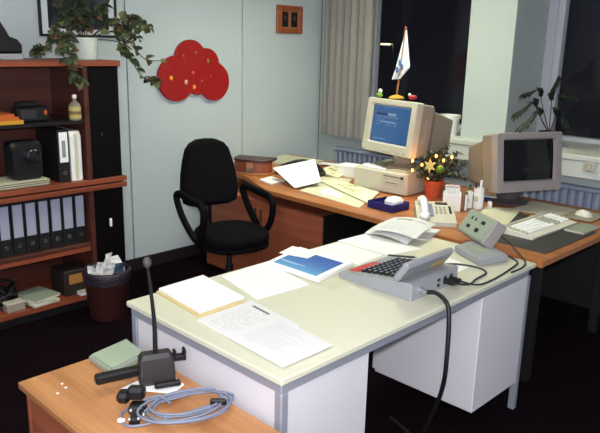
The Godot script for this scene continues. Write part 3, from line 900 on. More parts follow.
# ---------------------------------------------------------------- desks
func desks() -> void:
	# white steel framed desk
	var d := thing("office_desk", "white steel framed desk with cream top in the middle of the room", "desk", Vector3.ZERO)
	var x0 := -2.07
	var x1 := -1.265
	var z0 := -2.84
	var z1 := -1.245
	slab("desk_top", Vector3(x0 - 0.012, DESK - 0.022, z0), Vector3(x1 + 0.012, DESK, z1 + 0.012), M.laminate, d, 0.004)
	var s := st()
	cbox(s, Vector3(x1 - x0, 0.035, 0.03), Vector3((x0 + x1) / 2, DESK - 0.0395, z1 - 0.015), 0.003)
	cbox(s, Vector3(x1 - x0, 0.035, 0.03), Vector3((x0 + x1) / 2, DESK - 0.0395, z0 + 0.03), 0.003)
	for x in [x0 + 0.015, x1 - 0.015]:
		cbox(s, Vector3(0.03, 0.035, z1 - z0 - 0.04), Vector3(x, DESK - 0.0395, (z0 + z1) / 2 - 0.005), 0.003)
	done("top_frame", s, M.steel, d)
	for x in [x0 + 0.016, x1 - 0.016]:
		for z in [z0 + 0.03, z1 - 0.016]:
			box("leg", Vector3(0.032, DESK - 0.057, 0.032), Vector3(x, (DESK - 0.057) / 2, z), M.steel, d, 0.004)
	slab("modesty_panel", Vector3(x0 + 0.034, 0.09, z1 - 0.022), Vector3(x1 - 0.034, DESK - 0.058, z1 - 0.006), M.white_panel, d, 0.002)
	for k in 2:
		var za: float = [z1 - 0.425, -2.80][k]
		var zb: float = [z1 - 0.036, -2.40][k]
		var xa := -1.80
		var ped := slab("pedestal", Vector3(xa, 0.14, za), Vector3(x1 - 0.004 - 0.008 * (1 - k), DESK - 0.058, zb), M.white_panel, d, 0.004)
		for r in 3:
			var y := 0.15 + r * 0.175
			var f := box("drawer", Vector3(0.018, 0.165, zb - za - 0.01), Vector3(xa - 0.010, y + 0.083, (za + zb) / 2), M.white_panel, ped, 0.003)
			box("handle", Vector3(0.016, 0.012, 0.12), Vector3(xa - 0.026, y + 0.12, (za + zb) / 2), M.dark_grey, f, 0.003)
	# wooden desk along the windows
	var w := thing("office_desk", "long wooden desk along the windows carrying both monitors", "desk", Vector3.ZERO)
	var edge := [Vector2(-4.12, -3.19), Vector2(-3.62, -3.15), Vector2(-3.19, -2.955), Vector2(-1.24, -2.915), Vector2(-1.225, -4.12), Vector2(-4.12, -4.12)]
	s = st()
	edge[3].y = -2.875
	plate(s, edge, 0.03, 0.004, Transform3D(Basis(Vector3.RIGHT, PI / 2), Vector3(0, DESK - 0.015, 0)))
	done("desk_top", s, M.beech_edge, w)
	slab("leg", Vector3(-1.40, 0, -4.05), Vector3(-1.35, DESK - 0.03, -4.0), M.black, w)
	slab("leg", Vector3(-1.40, 0, -3.15), Vector3(-1.35, DESK - 0.03, -3.10), M.black, w)
	slab("leg_panel", Vector3(-4.05, 0, -4.05), Vector3(-4.02, DESK - 0.03, -3.45), M.panel_wood, w)
	slab("back_panel", Vector3(-4.0, 0.12, -4.08), Vector3(-1.36, DESK - 0.03, -4.06), M.black, w)
	# cabinet under its left end
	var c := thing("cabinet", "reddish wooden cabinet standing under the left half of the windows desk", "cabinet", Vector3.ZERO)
	slab("body", Vector3(-3.90, 0.03, -3.62), Vector3(-2.755, DESK - 0.11, -3.035), M.panel_wood, c)
	slab("side_panel", Vector3(-2.755, 0.03, -3.62), Vector3(-2.737, DESK - 0.11, -3.036), M.black, c)  # black stands in for the shade on this side of the cabinet
	for k in 2:
		var f := slab("door", Vector3(-3.90 + k * 0.5835, 0.032, -3.033), Vector3(-3.319 + k * 0.5835, DESK - 0.112, -3.015), M.panel_wood, c)
		box("handle", Vector3(0.012, 0.09, 0.014), Vector3([-3.35, -3.29][k], 0.52, -3.008), M.dark_grey, f, 0.003)
	slab("plinth", Vector3(-3.88, 0, -3.60), Vector3(-2.75, 0.03, -3.06), M.black, c)
	# low wooden cabinet in the foreground
	var l := thing("side_cabinet", "low wooden cabinet in the foreground carrying the desk microphone", "cabinet", Vector3.ZERO)
	slab("cabinet_top", Vector3(-2.045, 0.548, -1.225), Vector3(-0.75, 0.572, -0.80), M.beech, l, 0.003)
	slab("side_panel", Vector3(-2.035, 0.0, -1.215), Vector3(-2.015, 0.548, -0.82), M.panel_wood, l)
	slab("side_panel", Vector3(-0.785, 0.0, -1.215), Vector3(-0.765, 0.548, -0.82), M.panel_wood, l)
	slab("back_panel", Vector3(-2.015, 0.05, -1.215), Vector3(-0.785, 0.548, -1.20), M.panel_wood, l)
	slab("bottom_panel", Vector3(-2.015, 0.05, -1.20), Vector3(-0.785, 0.07, -0.84), M.panel_wood, l)
	for k in 2:
		var f := slab("door", Vector3(-2.012 + k * 0.614, 0.05, -0.838), Vector3(-1.402 + k * 0.614, 0.545, -0.82), M.panel_wood, l)
		box("handle", Vector3(0.012, 0.10, 0.016), Vector3([-1.44, -1.36][k], 0.42, -0.812), M.dark_grey, f, 0.003)

# sheet of paper from four plan corners (x, z), bottom at height y
func sheet(called: String, label: String, category: String, q: Array, y: float, t: float, face: Material, edge: Material, group := "", part := "page") -> Node3D:
	var m := Vector2.ZERO
	for p in q:
		m += p / 4.0
	var o := thing(called, label, category, Vector3(m.x, y, m.y), 0.0, group)
	var poly := []
	for p in q:
		poly.append(p - m)
	var s := st()
	plate(s, poly, t, minf(0.0008, t * 0.3), Transform3D(Basis(Vector3.RIGHT, PI / 2), Vector3(0, t / 2, 0)))
	done(part if face == edge else "backing", s, edge, o)
	if face != edge:
		s = st()
		var v := []
		for p in poly:
			v.append(Vector3(p.x * 0.985, t + 0.0006, p.y * 0.985))
		card(s, v[0], v[1], v[2], v[3], Vector3.UP)
		done("printed_page", s, face, o)
	return o

func V(x: float, z: float) -> Vector2:
	return Vector2(x, z)

func papers() -> void:
	# --- on the white desk (corners: far left, far right, near right, near left seen by its reader)
	sheet("paper_folder", "yellow folder under white pages at the white desk's left corner", "folder", [V(-2.085, -1.585), V(-1.775, -1.545), V(-1.775, -1.335), V(-2.075, -1.362)], DESK, 0.008, M.paper_yellow, M.paper_yellow, "", "cover")
	sheet("paper_stack", "white pages lying on the yellow folder", "paper", [V(-2.083, -1.590), V(-1.79, -1.555), V(-1.785, -1.347), V(-2.073, -1.372)], DESK + 0.0085, 0.010, M.paper, M.paper)
	sheet("paper_sheet", "blank white sheet lying behind the yellow folder", "paper", [V(-2.07, -1.93), V(-1.745, -1.865), V(-1.765, -1.60), V(-2.06, -1.665)], DESK, 0.003, M.paper, M.paper)
	sheet("document", "printed letter with a dark heading beside the yellow folder", "document", [V(-1.77, -1.575), V(-1.49, -1.545), V(-1.475, -1.300), V(-1.76, -1.318)], DESK, 0.004, M.text_letter, M.paper)
	sheet("document", "printed page overlapping the letter at the white desk's near corner", "document", [V(-1.585, -1.535), V(-1.30, -1.505), V(-1.30, -1.282), V(-1.59, -1.300)], DESK + 0.005, 0.003, M.text_plain, M.paper)
	sheet("paper_sheet", "white sheet half under the blue brochure", "paper", [V(-1.83, -2.12), V(-1.63, -2.10), V(-1.64, -1.885), V(-1.85, -1.90)], DESK, 0.002, M.paper_cream, M.paper_cream)
	sheet("brochure", "glossy brochure with a blue cover on the white desk", "brochure", [V(-2.095, -2.165), V(-1.78, -2.18), V(-1.735, -1.905), V(-2.035, -1.90)], DESK + 0.0025, 0.016, M.text_brochure, M.white)
	sheet("paper_sheet", "small white sheet lying across the blue brochure's corner", "paper", [V(-2.12, -2.14), V(-1.965, -2.17), V(-1.945, -2.06), V(-2.085, -2.02)], DESK + 0.0200, 0.002, M.paper, M.paper)
	sheet("paper_sheet", "large white sheet between the blue brochure and the grey console", "paper", [V(-2.07, -2.63), V(-1.73, -2.62), V(-1.77, -2.42), V(-2.08, -2.42)], DESK, 0.003, M.paper, M.paper)
	sheet("paper_sheet", "white sheet tucked beside the blue brochure's far edge", "paper", [V(-2.06, -2.40), V(-1.79, -2.40), V(-1.775, -2.205), V(-2.07, -2.20)], DESK, 0.003, M.paper, M.paper)
	sheet("paper_sheet", "white sheet under the cables behind the grey console", "paper", [V(-1.56, -2.60), V(-1.43, -2.57), V(-1.42, -2.36), V(-1.52, -2.36)], DESK, 0.002, M.paper, M.paper)
	var pen := thing("pen", "dark slim pen lying near the grey console", "pen", Vector3(-1.70, DESK + 0.0085, -2.44), 0.0)
	var s := st()
	tube(s, [Vector3(-0.06, 0, 0.04), Vector3(0.04, 0, -0.027)], 0.005)
	done("barrel", s, M.plastic_black, pen)
	s = st()
	tube(s, [Vector3(0.04, 0, -0.027), Vector3(0.05, 0, -0.0335)], 0.004, 8, 0.001)
	done("tip", s, M.silver, pen)
	# --- heap of print-outs where the desks meet
	sheet("document", "lowest print-out of the heap where the desks meet", "document", [V(-2.08, -2.90), V(-1.85, -2.98), V(-1.79, -2.76), V(-2.02, -2.68)], DESK + 0.001, 0.004, M.text_bars, M.paper)
	lifted("bent white print-out arching over the heap's near side", V(-2.06, -2.60), V(-1.80, -2.60), V(-1.85, -2.87), V(-2.10, -2.84), DESK + 0.008, [0.004, 0.03, 0.02], M.text_bars)
	lifted("white print-out with dark bars on top of the heap", V(-2.02, -2.58), V(-1.77, -2.63), V(-1.84, -2.91), V(-2.07, -2.87), DESK + 0.028, [0.012, 0.028, 0.02], M.text_bars)
	# --- on the wooden desk, left half
	sheet("paper_sheet", "cream blank page at the wooden desk's front edge", "paper", [V(-3.10, -3.40), V(-2.55, -3.25), V(-2.452, -3.03), V(-3.02, -3.10)], DESK, 0.004, M.paper_cream, M.paper_cream)
	sheet("paper_sheet", "bright white slip on the cream page at the front edge", "paper", [V(-2.95, -3.30), V(-2.76, -3.23), V(-2.68, -3.13), V(-2.90, -3.15)], DESK + 0.0045, 0.002, M.paper, M.paper)
	sheet("document", "large cream form with brown patches before the desktop computer", "document", [V(-3.03, -3.52), V(-2.62, -3.435), V(-2.47, -3.135), V(-3.13, -3.41)], DESK + 0.0075, 0.006, M.text_form, M.paper_cream)
	sheet("document", "cream form with patches lying behind the larger one", "document", [V(-3.50, -3.98), V(-3.25, -3.92), V(-3.10, -3.58), V(-3.38, -3.66)], DESK + 0.001, 0.014, M.text_form, M.paper_cream)
	sheet("paper_folder", "wide cream folder at the back beside the wall", "folder", [V(-4.05, -3.98), V(-3.65, -4.02), V(-3.60, -3.72), V(-4.00, -3.62)], DESK, 0.02, M.paper_cream, M.paper_cream, "", "cover")
	sheet("document", "wide cream sheet spread under the patched forms before the computer", "document", [V(-3.24, -3.55), V(-3.04, -3.66), V(-2.94, -3.50), V(-3.18, -3.40)], DESK + 0.001, 0.005, M.paper_cream, M.paper_cream)
	sheet("paper_sheet", "white sheet between the small carton and the cream folder", "paper", [V(-3.60, -3.97), V(-3.22, -4.06), V(-3.20, -3.97), V(-3.58, -3.88)], DESK + 0.016, 0.003, M.paper, M.paper)
	var wb := thing("carton", "small white carton left of the desktop computer", "box", Vector3(-3.14, DESK + 0.0, -3.76), 0.15)
	box("carton_body", Vector3(0.16, 0.075, 0.12), Vector3(0, 0.0375, 0), M.white, wb, 0.003)
	box("lid", Vector3(0.165, 0.014, 0.125), Vector3(0, 0.078, 0), M.paper, wb, 0.003)
	sheet("paper_sheet", "white slip lying between the wooden tray and the dark pouch", "paper", [V(-3.46, -3.26), V(-3.30, -3.24), V(-3.27, -3.08), V(-3.43, -3.12)], DESK + 0.001, 0.010, M.paper, M.paper)
	# propped sheet leaning on the dark bag
	var pr := thing("paper_sheet", "white sheet propped up against the dark pouch", "paper", Vector3(-3.04, DESK + 0.006, -3.10))
	s = st()
	var a := Vector3(-0.33, 0.085, -0.09)
	var b := Vector3(-0.20, 0.135, -0.38)
	var c := Vector3(0.03, 0.03, -0.20)
	var dd := Vector3(-0.02, 0.006, 0.0)
	var nrm := (b - a).cross(dd - a).normalized()
	if nrm.y < 0:
		nrm = -nrm
	var rings := []
	for k in [-1, 1]:
		rings.append([a + nrm * 0.001 * k, b + nrm * 0.001 * k, c + nrm * 0.001 * k, dd + nrm * 0.001 * k])
	loft(s, rings, false)
	done("page", s, M.paper, pr)
	var bag := thing("pouch", "dark crumpled pouch lying under the propped white sheet", "bag", Vector3(-3.40, DESK, -3.50), 0.35)
	s = st()
	var ring := []
	for k in 7:
		var u := k / 6.0
		var hh := 0.11 * sin(PI * (0.15 + 0.75 * u))
		ring.append(rrect(0.20 * (0.7 + 0.3 * sin(PI * u)), hh, hh * 0.4, -0.17 + 0.34 * u, Transform3D(Basis(Vector3.UP, PI / 2), Vector3(0, hh / 2, 0.02 * sin(u * 6.0)))))
	loft(s, ring)
	done("bag_body", s, M.plastic_black, bag)
	s = st()
	tube(s, smooth([Vector3(-0.1, 0.07, 0.07), Vector3(0.0, 0.03, 0.13), Vector3(0.12, 0.015, 0.12), Vector3(0.16, 0.03, 0.05)]), 0.007, 8)
	done("strap", s, M.black, bag)
	# curved wooden tray
	var tr := thing("letter_tray", "brown wooden tray with a curved front behind the office chair", "tray", Vector3(-3.66, DESK, -3.27), 0.5)
	for k in 2:
		s = st()
		var poly := []
		for i in 17:
			var an := PI * (i / 16.0)
			poly.append(Vector2(cos(an) * 0.15, -sin(an) * 0.10))
		poly.append(Vector2(-0.15, 0.10))
		poly.append(Vector2(0.15, 0.10))
		for i in poly.size():
			poly[i] = Vector2(poly[i].x, -poly[i].y)
		plate(s, poly, 0.018, 0.004, Transform3D(Basis(Vector3.RIGHT, PI / 2), Vector3(0, [0.009, 0.105][k], 0)))
		done(["tray_floor", "tray_lid"][k], s, [M.beech_edge, mat(Color(0.24, 0.12, 0.09), 0.4)][k], tr)
	for side in 2:
		s = st()
		var rings2 := []
		for i in 8:
			var an := PI * ((i if side == 0 else 9 + i) / 16.0)
			var o := Vector3(cos(an), 0, sin(an) * 0.63)
			rings2.append([o * 0.132 + Vector3(0, 0.018, 0), o * 0.144 + Vector3(0, 0.018, 0), o * 0.144 + Vector3(0, 0.096, 0), o * 0.132 + Vector3(0, 0.096, 0)])
		loft(s, rings2, false)
		done("tray_wall", s, M.shelf_edge, tr)
	# --- on the wooden desk, right half
	sheet("desk_mat", "dark desk mat under the right keyboard", "mat", [V(-1.76, -3.66), V(-1.275, -3.58), V(-1.285, -3.0), V(-1.56, -3.01)], DESK, 0.004, M.mat_grey, M.mat_grey, "", "pad")
	sheet("document", "cream document between the tilted device and the keyboard", "document", [V(-1.96, -3.62), V(-1.78, -3.74), V(-1.66, -3.34), V(-1.80, -3.22)], DESK + 0.0045, 0.006, M.paper_cream, M.paper_cream)
	sheet("document", "cream paper spread in front of the right monitor", "document", [V(-1.86, -4.04), V(-1.56, -4.02), V(-1.555, -3.76), V(-1.83, -3.70)], DESK + 0.0, 0.004, M.paper_cream, M.paper_cream)
	sheet("notepad", "small grey green notepad beside the mouse pad", "notepad", [V(-1.395, -3.68), V(-1.295, -3.67), V(-1.30, -3.47), V(-1.405, -3.475)], DESK + 0.0045, 0.010, M.grey_green, M.beige)
	sheet("mouse_pad", "beige mouse pad at the wooden desk's right end", "mouse pad", [V(-1.54, -4.01), V(-1.38, -3.98), V(-1.375, -3.77), V(-1.535, -3.76)], DESK + 0.0045, 0.005, M.beige_dark, M.beige_dark, "", "pad")
	sheet("envelope", "white envelope lying left of the right monitor's foot", "envelope", [V(-2.15, -3.86), V(-2.02, -3.90), V(-1.98, -3.81), V(-2.11, -3.77)], DESK + 0.03, 0.004, M.paper, M.paper)
	var st_ := thing("stapler", "dark blue stapler under the white envelope", "stapler", Vector3(-2.07, DESK, -3.80), 0.6)
	box("base", Vector3(0.16, 0.010, 0.04), Vector3(0, 0.005, 0), M.blue, st_, 0.003)
	box("magazine", Vector3(0.15, 0.018, 0.034), Vector3(0, 0.020, 0), M.blue, st_, 0.005)

func lifted(label: String, a: Vector2, b: Vector2, c: Vector2, d: Vector2, y: float, h: Array, face: Material) -> void:
	# a sheet bent along its length: h = height near, middle, far
	var m := (a + b + c + d) / 4.0
	var o := thing("document", label, "document", Vector3(m.x, y, m.y), 0.0, "print-outs in the heap")
	var s := st()
	s.set_smooth_group(1)
	var under := st()
	under.set_smooth_group(1)
	var n := 8
	var P := func(u: float, v: float) -> Vector3:
		var p: Vector2 = a.lerp(b, u).lerp(d.lerp(c, u), v) - m
		var hh := lerpf(lerpf(h[0], h[1], v), lerpf(h[1], h[2], v), v) + 0.015 * sin(u * PI)
		return Vector3(p.x, hh, p.y)
	for i in n:
		for j in n:
			var u0 := float(i) / n
			var u1 := float(i + 1) / n
			var v0 := float(j) / n
			var v1 := float(j + 1) / n
			var q := [P.call(u0, v0), P.call(u1, v0), P.call(u1, v1), P.call(u0, v1)]
			var uv := [Vector2(u0, 1 - v0), Vector2(u1, 1 - v0), Vector2(u1, 1 - v1), Vector2(u0, 1 - v1)]
			var flip: bool = (q[0] - q[2]).cross(q[0] - q[1]).y < 0
			for k in ([0, 2, 1, 0, 3, 2] if flip else [0, 1, 2, 0, 2, 3]):
				s.set_uv(uv[k])
				s.add_vertex(q[k])
			var e := Vector3(0, -0.0015, 0)
			quad(under, q[0] + e, q[1] + e, q[2] + e, q[3] + e, Vector3.DOWN)
	for i in n:
		for sd in 4:
			var u0 := float(i) / n
			var u1 := float(i + 1) / n
			var p: Vector3 = [P.call(u0, 0.0), P.call(u0, 1.0), P.call(0.0, u0), P.call(1.0, u0)][sd]
			var q: Vector3 = [P.call(u1, 0.0), P.call(u1, 1.0), P.call(0.0, u1), P.call(1.0, u1)][sd]
			quad(under, p, q, q + Vector3(0, -0.0015, 0), p + Vector3(0, -0.0015, 0), Vector3(p.x, 0, p.z))
	done("printed_page", s, face, o)
	done("backing", under, M.paper, o)

# ---------------------------------------------------------------- office chair
func chair() -> void:
	var t := thing("office_chair", "black fabric office chair with loop armrests at the desk", "chair", Vector3(-3.235, 0, -2.685), deg_to_rad(80))
	var up := Vector3(0, 0.035, 0)
	var s := st()
	var seat := []
	for i in 40:
		var a := TAU * i / 40.0
		var ca := cos(a)
		var sa := sin(a)
		seat.append(Vector2(signf(ca) * pow(absf(ca), 0.7) * 0.222, signf(sa) * pow(absf(sa), 0.75) * 0.225))
	pillow(s, seat, 0.085, 0.035, Transform3D(Basis(Vector3.RIGHT, PI / 2), Vector3(0, 0.435, 0.03) + up))
	done("seat", s, M.chair_cloth, t)
	s = st()
	pillow(s, seat, 0.03, 0.02, Transform3D(Basis(Vector3.RIGHT, PI / 2), Vector3(0, 0.385, 0.03) + up))
	done("seat_shell", s, M.arm_black, t)
	# backrest outline
	var back := []
	var prof := [[0.0, 0.0], [0.14, 0.0], [0.20, 0.02], [0.215, 0.07], [0.218, 0.14], [0.208, 0.22], [0.188, 0.31], [0.162, 0.385], [0.125, 0.425], [0.07, 0.448], [0.0, 0.452]]
	for i in prof.size():
		back.append(Vector2(prof[i][0] * 0.92, prof[i][1] * 0.97))
	for i in range(prof.size() - 2, 0, -1):
		back.append(Vector2(-prof[i][0] * 0.92, prof[i][1] * 0.97))
	var tilt := Basis(Vector3.RIGHT, -0.12)
	s = st()
	pillow(s, back, 0.075, 0.03, Transform3D(tilt, Vector3(0, 0.575, -0.235) + up))
	done("backrest", s, M.chair_cloth, t)
	s = st()
	pillow(s, back, 0.03, 0.012, Transform3D(tilt, Vector3(0, 0.575, -0.275) + up))
	done("backrest_shell", s, M.arm_black, t)
	s = st()
	tube(s, smooth([Vector3(0, 0.41, 0.02), Vector3(0, 0.405, -0.18), Vector3(0, 0.46, -0.285), Vector3(0, 0.60, -0.295), Vector3(0, 0.76, -0.32)]), 0.022, 8, -1.0, 1.4)
	done("back_bracket", s, M.plastic_black, t)
	for sx in [-1, 1]:
		s = st()
		tube(s, smooth([Vector3(sx * 0.19, 0.44, 0.05), Vector3(sx * 0.235, 0.46, 0.05), Vector3(sx * 0.248, 0.53, 0.10), Vector3(sx * 0.248, 0.64, 0.13), Vector3(sx * 0.248, 0.70, 0.09), Vector3(sx * 0.248, 0.712, -0.05), Vector3(sx * 0.248, 0.718, -0.21), Vector3(sx * 0.248, 0.68, -0.245), Vector3(sx * 0.248, 0.57, -0.16), Vector3(sx * 0.235, 0.46, -0.02), Vector3(sx * 0.19, 0.44, 0.0)], 6), 0.021, 8, -1.0, 1.15)
		done("armrest", s, M.arm_black, t)
	s = st()
	lathe(s, [Vector2(0, 0.07), Vector2(0.035, 0.07), Vector2(0.035, 0.12), Vector2(0.026, 0.14), Vector2(0.026, 0.26), Vector2(0.018, 0.262), Vector2(0.018, 0.415), Vector2(0, 0.415)], Vector3.ZERO, 20, false)
	done("gas_column", s, M.black, t)
	for k in 5:
		var a := TAU * k / 5.0 + 0.3
		var d := Vector3(sin(a), 0, cos(a))
		s = st()
		tube(s, [d * 0.02 + Vector3(0, 0.10, 0), d * 0.16 + Vector3(0, 0.092, 0), d * 0.29 + Vector3(0, 0.068, 0)], 0.024, 8, 0.015)
		var leg := done("base_leg", s, M.plastic_black, t)
		s = st()
		var side := d.cross(Vector3.UP)
		for q in [-1, 1]:
			lathe(s, [Vector2(0, -0.009), Vector2(0.024, -0.009), Vector2(0.026, 0), Vector2(0.024, 0.009), Vector2(0, 0.009)], d * 0.29 + Vector3(0, 0.027, 0) + side * 0.015 * q, 14, true, Basis(d, PI / 2))
		tube(s, [d * 0.29 + Vector3(0, 0.027, 0), d * 0.29 + Vector3(0, 0.06, 0)], 0.008)
		done("caster", s, M.black, leg)

# ---------------------------------------------------------------- monitors and computers
func crt(t: Node3D, w: float, h: float, depth: float, body: Material, face: Material, screen: Material) -> void:
	# front plane at z = 0, bottom centre at the origin
	var up := Vector3(0, h / 2, 0)
	var X := func(sx: float, sy: float, z: float) -> Array:
		return rrect(w * sx, h * sy, 0.012, z, Transform3D(Basis.IDENTITY, up))
	var s := st()
	var sw := w * 0.80
	var sh := h * 0.72
	var lift := Vector3(0, h * 0.035, 0)
	var inner := func(g: float, z: float) -> Array:
		return rrect(sw + g, sh + g, 0.010, z, Transform3D(Basis.IDENTITY, up + lift))
	loft(s, [X.call(1.0, 1.0, -0.055), X.call(1.0, 1.0, -0.006), X.call(0.985, 0.98, 0.0)], false, false, false)
	# front ring and sloping reveal
	var o: Array = X.call(0.985, 0.98, 0.0)
	var a: Array = inner.call(0.006, 0.0)
	var b: Array = inner.call(-0.012, -0.018)
	for i in o.size():
		var j := (i + 1) % o.size()
		quad(s, o[i], o[j], a[j], a[i], Vector3.BACK)
		quad(s, a[i], a[j], b[j], b[i], Vector3.BACK + (up + lift - a[i]).normalized() * 0.5)
	cbox(s, Vector3(w * 0.16, h * 0.022, 0.006), Vector3(0, h * 0.06, 0.001), 0.002)
	done("bezel", s, face, t)
	s = st()
	cbox(s, Vector3(0.016, 0.010, 0.006), Vector3(w * 0.38, h * 0.06, 0.002), 0.002)
	for k in 3:
		cbox(s, Vector3(0.010, 0.006, 0.005), Vector3(w * (0.2 + 0.05 * k), h * 0.06, 0.001), 0.001)
	done("button", s, M.beige_dark, t)
	# curved tube face
	s = st()
	s.set_smooth_group(1)
	var n := 10
	var P := func(u: float, v: float) -> Vector3:
		return up + lift + Vector3((u - 0.5) * (sw - 0.006), (v - 0.5) * (sh - 0.006), -0.016 - 0.010 * ((2 * u - 1) ** 2 + (2 * v - 1) ** 2) * 0.6)
	for i in n:
		for j in n:
			var q := [P.call(float(i) / n, float(j) / n), P.call(float(i + 1) / n, float(j) / n), P.call(float(i + 1) / n, float(j + 1) / n), P.call(float(i) / n, float(j + 1) / n)]
			var uv := [Vector2(float(i) / n, 1 - float(j) / n), Vector2(float(i + 1) / n, 1 - float(j) / n), Vector2(float(i + 1) / n, 1 - float(j + 1) / n), Vector2(float(i) / n, 1 - float(j + 1) / n)]
			var flip: bool = (q[0] - q[2]).cross(q[0] - q[1]).z < 0
			for k in ([0, 2, 1, 0, 3, 2] if flip else [0, 1, 2, 0, 2, 3]):
				s.set_uv(uv[k])
				s.add_vertex(q[k])
	done("screen", s, screen, t)
	s = st()
	loft(s, [X.call(0.97, 0.97, -0.055), X.call(0.95, 0.95, -0.16), rrect(w * 0.80, h * 0.80, 0.02, -0.22, Transform3D(Basis.IDENTITY, up - Vector3(0, h * 0.02, 0))), rrect(w * 0.68, h * 0.66, 0.02, -depth, Transform3D(Basis.IDENTITY, up - Vector3(0, h * 0.05, 0)))], false)
	for k in 5:
		cbox(s, Vector3(0.004, h * 0.42, 0.006), Vector3(w * 0.478, h * 0.5, -0.075 - k * 0.012), 0.001)
	done("housing", s, body, t)

func computers() -> void:
	# desktop computer
	var pc := thing("desktop_computer", "beige desktop computer case under the lit monitor", "computer", Vector3(-2.66, DESK, -3.49), 0.05)
	box("case", Vector3(0.42, 0.145, 0.41), Vector3(0, 0.0755, -0.205), M.beige, pc, 0.006)
	var s := st()
	cbox(s, Vector3(0.41, 0.135, 0.012), Vector3(0, 0.075, 0.004), 0.004)
	cbox(s, Vector3(0.15, 0.036, 0.006), Vector3(0.10, 0.118, 0.011), 0.002)
	cbox(s, Vector3(0.12, 0.028, 0.006), Vector3(0.10, 0.075, 0.011), 0.002)
	cbox(s, Vector3(0.36, 0.004, 0.004), Vector3(0, 0.048, 0.010), 0.001)
	done("front_panel", s, M.beige, pc)
	s = st()
	cbox(s, Vector3(0.13, 0.005, 0.004), Vector3(0.10, 0.118, 0.014), 0.001)
	cbox(s, Vector3(0.09, 0.004, 0.004), Vector3(0.10, 0.076, 0.014), 0.001)
	done("drive_slot", s, M.dark_grey, pc)
	box("power_button", Vector3(0.022, 0.016, 0.006), Vector3(0.178, 0.118, 0.016), M.dark_grey, pc, 0.002)
	for x in [-0.17, 0.17]:
		for z in [-0.04, -0.36]:
			box("foot", Vector3(0.03, 0.004, 0.03), Vector3(x, 0.002, z), M.dark_grey, pc, 0.001)
	# lit monitor
	var scr := mat(Color(0.02, 0.02, 0.03), 0.15)
	scr.emission_enabled = true
	scr.emission = Color.WHITE
	scr.emission_operator = BaseMaterial3D.EMISSION_OP_MULTIPLY
	scr.emission_texture = screen_image()
	scr.emission_energy_multiplier = 1.0
	var m := thing("monitor", "beige tube monitor with lit blue screen and flag on top", "monitor", Vector3(-2.672, 0.980, -3.535))
	m.rotation = Vector3(-0.124, -0.198, 0)
	crt(m, 0.476, 0.352, 0.42, M.beige_dark, M.beige, scr)
	var L := AreaLight3D.new()
	L.name = "screen_light"
	L.area_size = Vector2(0.38, 0.25)
	L.light_color = Color(0.4, 0.6, 1.0)
	L.light_energy = 0.05
	L.area_range = 10.0
	L.area_attenuation = 2.0
	L.shadow_enabled = true
	L.position = Vector3(0, 0.19, 0.01)
	L.rotation.y = PI
	m.add_child(L)
	s = st()
	var back := Basis.from_euler(Vector3(0.124, 0, 0))
	lathe(s, [Vector2(0, 0), Vector2(0.13, 0), Vector2(0.135, 0.012), Vector2(0.10, 0.022), Vector2(0.07, 0.03), Vector2(0.085, 0.09), Vector2(0, 0.10)], back * (Vector3(0, 0.8790 - 0.980, -0.18) ), 28, false, back)
	done("swivel_foot", s, M.beige_dark, m)
	# dark monitor
	var scr2 := mat(Color(0.025, 0.02, 0.03), 0.08)
	var m2 := thing("monitor", "beige tube monitor with a dark screen on the right", "monitor", Vector3(-1.765, 0.842, -3.79))
	m2.rotation = Vector3(-0.14, 1.13, 0)
	crt(m2, 0.47, 0.352, 0.40, mat(Color(0.50, 0.46, 0.41), 0.5), mat(Color(0.56, 0.53, 0.52), 0.45), scr2)
	s = st()
	back = Basis.from_euler(Vector3(0.14, 0, 0))
	lathe(s, [Vector2(0, 0), Vector2(0.12, 0), Vector2(0.125, 0.012), Vector2(0.10, 0.02), Vector2(0.07, 0.03), Vector2(0.085, 0.12), Vector2(0, 0.13)], back * (Vector3(0, DESK + 0.005 - 0.842, -0.20)), 28, false, back)
	done("swivel_foot", s, mat(Color(0.30, 0.28, 0.30), 0.5), m2)
	# flag and figurines on the lit monitor
	var top := Vector3(-2.69, 1.331, -3.66)
	var fl := thing("table_flag", "small white flag with blue emblem on a wooden stick", "flag", top, -0.15)
	s = st()
	lathe(s, [Vector2(0, 0), Vector2(0.050, 0), Vector2(0.050, 0.008), Vector2(0.03, 0.018), Vector2(0.012, 0.024), Vector2(0, 0.024)], Vector3.ZERO, 24, false)
	done("base", s, M.yellow, fl)
	s = st()
	tube(s, [Vector3(0, 0.02, 0), Vector3(0.045, 0.44, 0)], 0.006, 8)
	done("stick", s, mat(Color(0.62, 0.42, 0.22), 0.5), fl)
	s = st()
	ball(s, Vector3(0.046, 0.446, 0), Vector3(0.009, 0.011, 0.009))
	done("finial", s, mat(Color(0.5, 0.2, 0.1), 0.4), fl)
	# cloth hanging in folds from the stick, two layers of one sheet
	s = st()
	var fw := 9
	var rows := 8
	var F := func(u: float, v: float, e: float) -> Vector3:
		var x0 := lerpf(0.044, 0.030, v)
		var wl := lerpf(0.004, -0.075, v)
		var wr := lerpf(0.012, 0.075, pow(v / 0.75, 1.0)) if v < 0.75 else lerpf(0.075, 0.0, (v - 0.75) / 0.25)
		var x := x0 + lerpf(wl, wr, u)
		return Vector3(x, lerpf(0.435, 0.13, v) - (1.0 - u) * 0.01 * v, 0.018 * v * sin(u * 9.0) + e)
	var wm := mat(Color(0.86, 0.88, 0.90), 0.9)
	for i in fw:
		for j in rows:
			for e in [0.0015, -0.0015]:
				var u0 := float(i) / fw
				var u1 := float(i + 1) / fw
				var v0 := float(j) / rows
				var v1 := float(j + 1) / rows
				quad(s, F.call(u0, v0, e), F.call(u1, v0, e), F.call(u1, v1, e), F.call(u0, v1, e), Vector3(0, 0, e))
	done("flag_cloth", s, wm, fl)
	s = st()
